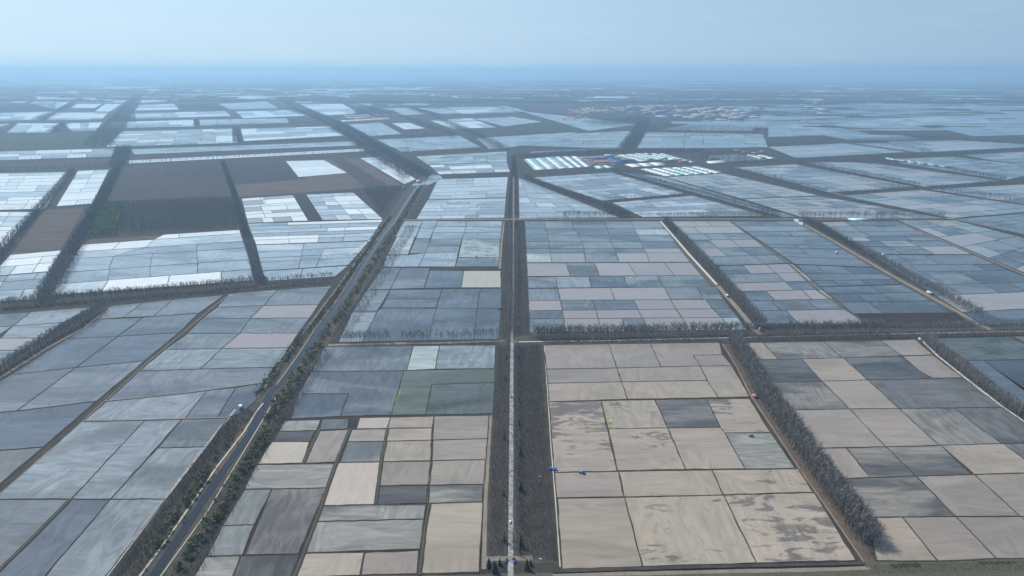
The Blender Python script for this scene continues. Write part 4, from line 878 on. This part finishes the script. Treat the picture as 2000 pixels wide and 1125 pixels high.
for i, (x, y, s) in enumerate(cpts):
    q = U(x, y); k = i % 3; loc = (q[0], q[1], 0)
    if not cu[k]: cu[k] = True; o = crt[k]; o.location = loc; o.scale = (s, s, s)
    else: o = copy_tree(crt[k], loc, rr_.uniform(0, 6), (s, s, s))
    east = x > 1000
    tag(o, 'small dark conifer among the saplings just east of the road' if east else 'small dark conifer among the saplings just west of the road', 'conifer', 'conifers east of the road' if east else 'conifers west of the road')
for i, (x, y, s, lab) in enumerate([(955,1108,1.2,'dark bushy conifer at the field corner by the dirt turnout'), (966,1118,1.5,'biggest dark conifer beside the turnout west of the road'), (976,1104,.9,'small dark conifer between the turnout and the road'),
    (1029,1112,1.3,'dark conifer beside the turnout east of the road'), (1036,1104,.8,'small dark conifer behind the sapling edge at the turnout')]):
    q = U(x, y); o = copy_tree(crt[i % 3], (q[0], q[1], 0), i, (s*1.2, s*1.2, s)); tag(o, lab, 'conifer')
    if 'group' in o: del o['group']

# ------------------------------------------------------------------ vehicles and small buildings
def tractor(loc, rz, label, s=1.0, plough=True):
    e = empty('tractor', loc, rz, s); tag(e, label, 'tractor')
    b = MB(); b.box(-0.42, 0.42, 0.3, 2.3, 0.75, 1.5, 0.06, 0.1); b.box(-0.35, 0.35, -1.0, 0.4, 0.6, 1.2); b.build('body', M['blue'], e)
    c = MB(); c.box(-0.75, 0.75, -1.15, 0.35, 1.2, 2.45, 0.1, 0.12); cab = c.build('cab', M['glass'], e)
    r = MB(); r.box(-0.9, 0.9, -1.35, 0.5, 2.45, 2.65, 0.1, 0.1); r.build('roof', M['blue'], cab)
    for sx in (-1, 1):
        w = MB(); w.wheel(sx*0.95, -0.75, 0.85, 0.5); wo_ = w.build('wheel', M['tyre'], e); q = MB(); q.wheel(sx*1.0, -0.75, 0.42, 0.44, 10); 
        for i, v in enumerate(q.V): q.V[i] = (v[0], v[1], v[2]+0.43)
        q.build('rim', M['white'], wo_)
        w = MB(); w.wheel(sx*0.8, 1.75, 0.5, 0.32); w.build('wheel', M['tyre'], e)
        f = MB(); f.box(sx*0.95-0.28, sx*0.95+0.28, -1.45, -0.1, 1.72, 1.82, 0, 0.25); f.build('mudguard', M['blue'], e)
    st = MB(); st.cyl(0.3, 1.6, 1.4, 2.5, 0.05, 0.05, 6); st.build('exhaust', M['metal'], e)
    if plough:
        p = MB(); p.box(-1.3, 1.3, -2.5, -1.7, 0.25, 0.7, 0, 0.15); p.box(-0.1, 0.1, -1.8, -1.0, 0.6, 0.75); p.build('rotary_tiller', M['red'], e)
    return e
def at(x, y, z=0.05): q = U(x, y); return (q[0], q[1], z)
tractor(at(1137,925), 1.3, 'small blue tractor driving in the tan field by a mud bank', 1.15)
tractor(at(1467,853), 1.7, 'blue tractor with red tiller working the streaky grey field', 1.1)
tractor(at(977,604), 1.4, 'blue tractor in the corner of the deep blue field near the road', 1.2, False)
def pickup(loc, rz, label, mat='blue', s=1.0):
    e = empty('farm_truck', loc, rz, s); tag(e, label, 'truck')
    b = MB(); b.box(-0.85, 0.85, -2.6, 2.4, 0.45, 0.7); b.build('chassis', M['metal'], e)
    c = MB(); c.box(-0.9, 0.9, 0.9, 2.5, 0.7, 1.95, 0.08, 0.2); cb = c.build('cab', M[mat], e)
    g = MB(); g.box(-0.80, 0.80, 2.34, 2.50, 1.25, 1.75); g.build('windscreen', M['glass'], cb)
    d = MB(); d.box(-0.95, 0.95, -2.7, 0.8, 0.72, 0.8)
    for a in ((-0.95, -0.88, -2.7, 0.8), (0.88, 0.95, -2.7, 0.8), (-0.88, 0.88, -2.7, -2.63), (-0.88, 0.88, 0.73, 0.8)): d.box(*a, 0.8, 1.25)
    d.build('cargo_bed', M[mat], e)
    for sx in (-1, 1):
        for y in (-1.7, 1.7): w = MB(); w.wheel(sx*0.82, y, 0.38, 0.26, 12); w.build('wheel', M['tyre'], e)
    return e
pickup(at(1080,918), 1.5, 'blue farm truck parked across the ditch at the field bank', s=1.25)
pickup(at(1004,1096), 0.15, 'dark blue small truck turning off the road at the dirt turnout', 'bluer')
pickup(at(989,1097), -0.2, 'dark blue small truck waiting west of the road at the turnout', 'bluer', 0.9)
def car(loc, rz, label, mat='white'):
    e = empty('car', loc, rz); tag(e, label, 'car')
    b = MB(); b.box(-0.88, 0.88, -2.2, 2.2, 0.35, 0.9, 0.06, 0.1); b.build('body', M[mat], e)
    c = MB(); c.box(-0.8, 0.8, -1.6, 1.1, 0.9, 1.38, 0.14, 0.5); cb = c.build('windows', M['glass'], e)
    c = MB(); c.box(-0.68, 0.68, -1.08, 0.55, 1.38, 1.46, 0.03, 0.03); c.build('roof', M[mat], e)
    for sx in (-1, 1):
        for y in (-1.35, 1.35): w = MB(); w.wheel(sx*0.8, y, 0.33, 0.22, 12); w.build('wheel', M['tyre'], e)
        h = MB(); h.box(sx*0.6-0.16, sx*0.6+0.16, 2.14, 2.21, 0.6, 0.75); h.build('headlight', M['white'], e)
    return e
car(at(997,1021,0.17), 0.0, 'white car driving on the pale straight road'); car(at(999,775,0.17), 0.0, 'dark car far up the straight road', 'metal')
def shed(loc, rz, w, l, h, label, roof='white', wall='wall', name='shed', cat='shed'):
    e = empty(name, loc, rz); tag(e, label, cat)
    b = MB(); b.box(-w/2, w/2, -l/2, l/2, 0, h); wl = b.build('wall', M[wall], e)
    V = [(-w/2-.3, -l/2-.3, h), (w/2+.3, -l/2-.3, h), (w/2+.3, l/2+.3, h), (-w/2-.3, l/2+.3, h), (0, -l/2-.3, h+w*.28), (0, l/2+.3, h+w*.28)]
    r = MB(); r.add(V, [(0, 1, 4), (2, 3, 5), (1, 2, 5, 4), (3, 0, 4, 5), (3, 2, 1, 0)]); r.build('roof', M[roof], e)
    d = MB(); d.box(-0.5, 0.5, -l/2-0.03, -l/2+0.02, 0, min(2.1, h-.2)); d.build('door', M['metal'], e)
    for sx in (-1, 1): g = MB(); g.box(sx*w*.3-.4, sx*w*.3+.4, -l/2-0.03, -l/2+0.02, 1.0, min(2.0, h-.2)); g.build('window', M['glass'], e)
    return e
shed(at(471,797), 0.6, 4.0, 5.5, 2.4, 'small white pump house where the lane meets the canal loop', 'white', 'white', 'pump_house', 'pump house')
shed(at(721,474), -0.5, 5, 8, 3, 'white canal keeper shed beside the western canal bank', 'white'); shed(at(1474,776), 0.4, 4, 6, 2, 'low pinkish tent shed at the end of the tan field by the belt', 'pink', 'pink')
shed(at(1421,580), 0.2, 4, 5, 3, 'little white hut on the dirt lane by the bare belt', 'white'); shed(at(1797,665), 0.3, 3, 4, 2.4, 'white hut at the top of the thin eastern path', 'white'); shed(at(1816,574), 0.3, 5, 10, 2.6, 'white shelter beside the pale diagonal lane', 'white')
shed(at(1486,645), 0.2, 4, 5, 2.6, 'pale hut at the belt crossing', 'white'); shed(at(1634,495), 0.2, 4, 4, 2.4, 'tiny pale hut on a dyke in the blue fields', 'film'); shed(at(1725,499), 0.2, 4, 4, 2.4, 'tiny hut at the dyke end east of the diagonal belt', 'film')
shed(at(818,356), 0.9, 9, 16, 4, 'sluice house with pale roof at the canal junction', 'film'); shed(at(790,368), 0.3, 8, 12, 3.5, 'blue roofed sluice hut west of the canal junction', 'bluer')
shed(at(930,501), 0.2, 3, 3, 2.2, 'white hut in the muddy patch west of the road', 'white'); shed(at(965,504), 0.2, 3, 3, 2.2, 'white hut nearest the pale track in the muddy patch', 'white')
# two white beehive-like frames in the sapling strip
for x, y, lab in ((1054,932,'white sacks stacked in the sapling strip'), (1056,1093,'white sacks stacked near the turnout')):
    e = empty('seed_bag', at(x, y)); tag(e, lab, 'sacks'); b = MB(); b.box(-1.2, -0.1, -.5, .5, 0, 1.0, .15, .1); b.build('bag', M['white'], e); b = MB(); b.box(0.1, 1.2, -.6, .4, 0, .8, .15, .1); b.build('bag', M['white'], e)
# utility poles
def pole(loc, label, h=10.0, s=1.0):
    e = empty('utility_pole', loc, 0.15, s); tag(e, label, 'utility pole', 'concrete utility poles in the paddies')
    b = MB(); b.cyl(0, 0, 0, h, 0.17, 0.11, 8); b.build('mast', M['conc'], e); b = MB(); b.box(-1.0, 1.0, -0.06, 0.06, h-0.9, h-0.75); b.build('crossarm', M['metal'], e)
    for sx in (-.9, 0, .9): b = MB(); b.cyl(sx, 0, h-0.75, h-0.45, 0.06, 0.04, 6); b.build('insulator', M['white'], e)
poles = [(524,893),(493,935),(456,1010),(408,1085),(413,1085),(418,1085),(552,846),(915,709),(848,795),(98,803),(321,782),(23,818)]
for x, y in poles: pole(at(x, y), 'thin concrete utility pole with short crossarm standing in a flooded paddy')

# ------------------------------------------------------------------ greenhouses, farm yard and town
def tunnel(l, w, h, mat):
    V, F = [], []; n = 8
    for k, y in enumerate((-w/2, w/2)): pass
    for sx in (-l/2, l/2):
        for k in range(n+1): a = math.pi*k/n; V.append((sx, -w/2*math.cos(a), h*math.sin(a)))
    F = [(k, k+1, n+2+k, n+1+k) for k in range(n)] + [tuple(range(n+1))[::-1], tuple(range(n+1, 2*n+2))]
    return mesh_from('tunnel', V, F, mat)
tun = {m: tunnel(60, 9, 3.6, M[m]) for m in ('mint', 'film')}
frame = MB()
for i in range(7):
    x = -30+10*i
    for k in range(8):
        a0, a1 = math.pi*k/8, math.pi*(k+1)/8
        frame.add([(x-.1, -4.55*math.cos(a0), 3.65*math.sin(a0)), (x+.1, -4.55*math.cos(a0), 3.65*math.sin(a0)), (x+.1, -4.55*math.cos(a1), 3.65*math.sin(a1)), (x-.1, -4.55*math.cos(a1), 3.65*math.sin(a1))], [(0, 1, 2, 3)])
fm = frame.mesh('frame', M['metal'])
gk = [0]
def greenhouses(q, nr, nc, mats, lab, grp, seed, drop=0.0):
    r = random.Random(seed); A, B, Cc, D = [U(*p) for p in q]
    for j in range(nr):
        for i in range(nc):
            if r.random() < drop: continue
            u, v = (i+.5)/nc, (j+.5)/nr; p = (A*(1-u)+B*u)*(1-v)+(D*(1-u)+Cc*u)*v
            ln = np.linalg.norm((B-A)*(1-v)+(Cc-D)*v)/nc*0.95/60; dp = np.linalg.norm((D-A)*(1-u)+(Cc-B)*u)/nr*0.80/9
            e = (B-A); rz = math.atan2(e[1], e[0]); k = r.choice(mats)
            t = empty('greenhouse', (p[0], p[1], 0), rz); t.scale = (ln, min(dp, 2.4), 1.15); obj('cover', tun[k], t); obj('frame', fm, t)
            tag(t, lab, 'greenhouse', grp); gk[0] += 1
greenhouses([(1024,312),(1080,307),(1110,329),(1045,333)], 11, 3, ['mint', 'mint', 'film'], 'pale mint plastic greenhouse in the farm rows nearest the straight road', 'greenhouses by the road', 1)
greenhouses([(1082,307),(1130,306),(1155,326),(1112,329)], 10, 3, ['mint', 'film'], 'pale mint plastic greenhouse in the middle rows before the red roofs', 'greenhouses before the red roofs', 2)
greenhouses([(1205,304),(1250,300),(1300,311),(1250,316)], 7, 3, ['film', 'mint'], 'white plastic greenhouse beside the blue roofed farm sheds', 'greenhouses beside the blue sheds', 3, .1)
greenhouses([(1252,300),(1300,301),(1362,319),(1310,313)], 7, 3, ['film', 'mint', 'film'], 'white plastic greenhouse at the wooded end of the farm', 'greenhouses at the wood', 4, .1)
greenhouses([(1250,331),(1365,326),(1412,338),(1300,345)], 6, 6, ['film', 'mint'], 'long white greenhouse in the southern patch among flooded fields', 'greenhouses of the southern patch', 5)
greenhouses([(1160,325),(1190,324),(1200,328),(1165,330)], 3, 2, ['mint'], 'mint greenhouse just below the red roofs', 'greenhouses below the red roofs', 6); greenhouses([(1220,322),(1290,318),(1300,323),(1235,327)], 3, 3, ['film'], 'white greenhouse in the row before the belt', 'greenhouses before the belt', 7)
greenhouses([(1728,309),(1845,325),(1858,328),(1740,312)], 2, 6, ['film', 'mint'], 'white greenhouse in the thin strip amid the eastern paddies', 'greenhouses of the eastern strip', 8)
greenhouses([(1380,316),(1412,314),(1418,318),(1385,320)], 2, 1, ['film'], 'white greenhouse alone beyond the southern patch', 'greenhouses beyond the patch', 9)
greenhouses([(1455,303),(1495,304),(1520,311),(1480,309)], 3, 2, ['film', 'film'], 'white greenhouse by the hamlet on the eastern lane', 'greenhouses by the hamlet', 10)
greenhouses([(670,226),(718,223),(725,230),(680,232)], 2, 3, ['film'], 'white greenhouse in the far village by the canal', 'greenhouses of the canal village', 11); greenhouses([(665,236),(755,230),(765,233),(670,238)], 2, 4, ['film'], 'white greenhouse in front of the far canal village', 'greenhouses before the canal village', 12)
greenhouses([(548,283),(580,281),(581,284),(549,286)], 1, 6, ['film'], 'tiny white greenhouse in the short row on the dark field', 'greenhouses on the dark field', 13)
greenhouses([(1549,429),(1556,429),(1573,440),(1566,440)], 2, 1, ['mint'], 'mint greenhouse where the diagonal lane meets the tan track', 'greenhouses at the lane junction', 14)
greenhouses([(1656,427.5),(1701,427.5),(1703,431),(1658,431)], 1, 1, ['mint'], 'bright blue green long greenhouse on the wide tan track', 'greenhouse on the track', 15)
print('greenhouses', gk[0])
poly([(1105,308),(1215,302),(1240,310),(1200,322),(1140,322)],'r',0.45).data.materials[0] = M['track']
sheds = [(1165,312,70,14,'bluer'),(1185,311,60,16,'bluer'),(1200,313,50,14,'bluer'),(1212,317,60,14,'bluer'),(1228,315,46,12,'bluer'),(1205,320,60,12,'bluer'),(1158,319,46,12,'red'),(1172,320,50,12,'red'),(1186,319,40,12,'red'),(1178,323,50,10,'red'),(1160,323,30,10,'red'),
         (1306,316,40,12,'red'),(1322,315,40,12,'red'),(1335,318,40,12,'red'),(1150,316,40,12,'wall'),(1140,312,36,12,'wall'),(1190,306,40,12,'film'),(1390,311,20,10,'red'),(1455,299,30,10,'red'),(1475,301,30,10,'wall'),(1490,298,26,10,'wall'),(1440,296,30,10,'wall')]
for i, (x, y, l, w, m) in enumerate(sheds):
    o = shed(at(x, y), math.pi/2-0.03, w, l, 5.5, {'bluer': 'long blue roofed farm shed in the yard between the greenhouses', 'red': 'low red roofed farm building beside the greenhouses', 'wall': 'pale roofed farm building around the yard', 'film': 'white roofed farm store behind the yard'}[m], m if m != 'wall' else 'wall', 'wall', 'farm_shed', 'farm shed')
    o['group'] = {'bluer': 'blue roofed farm sheds', 'red': 'red roofed farm buildings', 'wall': 'pale farm buildings', 'film': 'white roofed stores'}[m]
def house_mesh(kind):
    b = MB(); rf = MB()
    if kind == 'block':
        b.box(-30, 30, -7, 7, 0, 16); rf.box(-30.5, 30.5, -7.5, 7.5, 16, 17)
    elif kind == 'hall':
        b.box(-28, 28, -10, 10, 0, 7); rf.add([(-28.5, -10.5, 7), (28.5, -10.5, 7), (28.5, 10.5, 7), (-28.5, 10.5, 7), (-28.5, 0, 10), (28.5, 0, 10)], [(0, 1, 5, 4), (2, 3, 4, 5), (3, 0, 4), (1, 2, 5)])
    else:
        b.box(-9, 9, -5, 5, 0, 4.5); rf.add([(-9.5, -5.5, 4.5), (9.5, -5.5, 4.5), (9.5, 5.5, 4.5), (-9.5, 5.5, 4.5), (-9.5, 0, 7.5), (9.5, 0, 7.5)], [(0, 1, 5, 4), (2, 3, 4, 5), (3, 0, 4), (1, 2, 5)])
    return b, rf
hm = {}
for kd in ('block', 'hall', 'house'):
    b, rf = house_mesh(kd); wm = b.mesh('wall', M['wall'])
    for rc in ('red', 'bluer', 'wall', 'white'): hm[kd, rc] = (wm, rf.mesh('roof', M[rc]))
def town(q, n, seed, where, grp, mix):
    r = random.Random(seed); A, B, Cc, D = [U(*p) for p in q]
    for k in range(n):
        u, v = r.random(), r.random(); p = (A*(1-u)+B*u)*(1-v)+(D*(1-u)+Cc*u)*v; kd, rc = r.choice(mix)
        wm, rm = hm[kd, rc]; nm = {'block': 'apartment_block', 'hall': 'industrial_hall', 'house': 'house'}[kd]
        t = empty(nm, (p[0], p[1], 0), r.uniform(-0.15, 0.1)); s = r.uniform(1.0, 1.6); t.scale = (s, s, r.uniform(.85, 1.2)); obj('wall', wm, t); obj('roof', rm, t)
        col = {'red': 'red roofed', 'bluer': 'blue roofed', 'wall': 'beige', 'white': 'white roofed'}[rc]
        tag(t, f'{col} {nm.replace("_", " ")} {where}', {'block': 'apartment block', 'hall': 'hall', 'house': 'house'}[kd], f'{col} {nm.replace("_", " ")}s {grp}')
H1 = [('house', 'red')]*5+[('house', 'wall')]*2+[('hall', 'wall')]
H2 = [('house', 'red')]*3+[('hall', 'bluer')]*2+[('block', 'wall')]*3+[('block', 'white')]*2+[('hall', 'white')]*2+[('house', 'wall')]*2
town([(1110,214),(1200,208),(1215,220),(1110,224)], 70, 1, 'at the western end of the distant town', 'in the west of the town', H1)
town([(1200,208),(1320,207),(1350,224),(1215,224)], 65, 2, 'in the middle of the distant town', 'in the middle of the town', H2)
town([(1320,209),(1490,213),(1500,228),(1350,228)], 85, 3, 'at the eastern end of the distant town', 'in the east of the town', H2)
town([(1262,228),(1340,226),(1480,230),(1420,236)], 36, 4, 'along the near edge of the distant town', 'along the near edge of the town', H2)
town([(1110,228),(1140,227),(1150,233),(1100,234)], 12, 5, 'in the hamlet before the town', 'in the hamlet', H1)
town([(1560,196),(1610,196),(1625,224),(1580,224)], 14, 6, 'in the small village east of the town', 'in the eastern village', H2)
town([(690,226),(770,224),(775,232),(700,236)], 14, 7, 'in the village beside the far canal belt', 'in the canal village', H1)

# ------------------------------------------------------------------ haze
def haze():
    m = bpy.data.materials.new('haze_air'); m.use_nodes = True; t = m.node_tree; t.nodes.clear()
    v = t.nodes.new('ShaderNodeVolumePrincipled'); o_ = t.nodes.new('ShaderNodeOutputMaterial'); t.links.new(v.outputs[0], o_.inputs['Volume'])
    v.inputs['Color'].default_value = (0.45, 0.71, 0.94, 1); v.inputs['Density'].default_value = 0.000098; v.inputs['Anisotropy'].default_value = 0.25
    b = MB(); b.box(-R-500, R+500, -2000, R+500, -1.0, H+6)
    o = b.build('haze', m); o['kind'] = 'stuff'; o['label'] = 'blue spring haze over the whole plain'
haze()
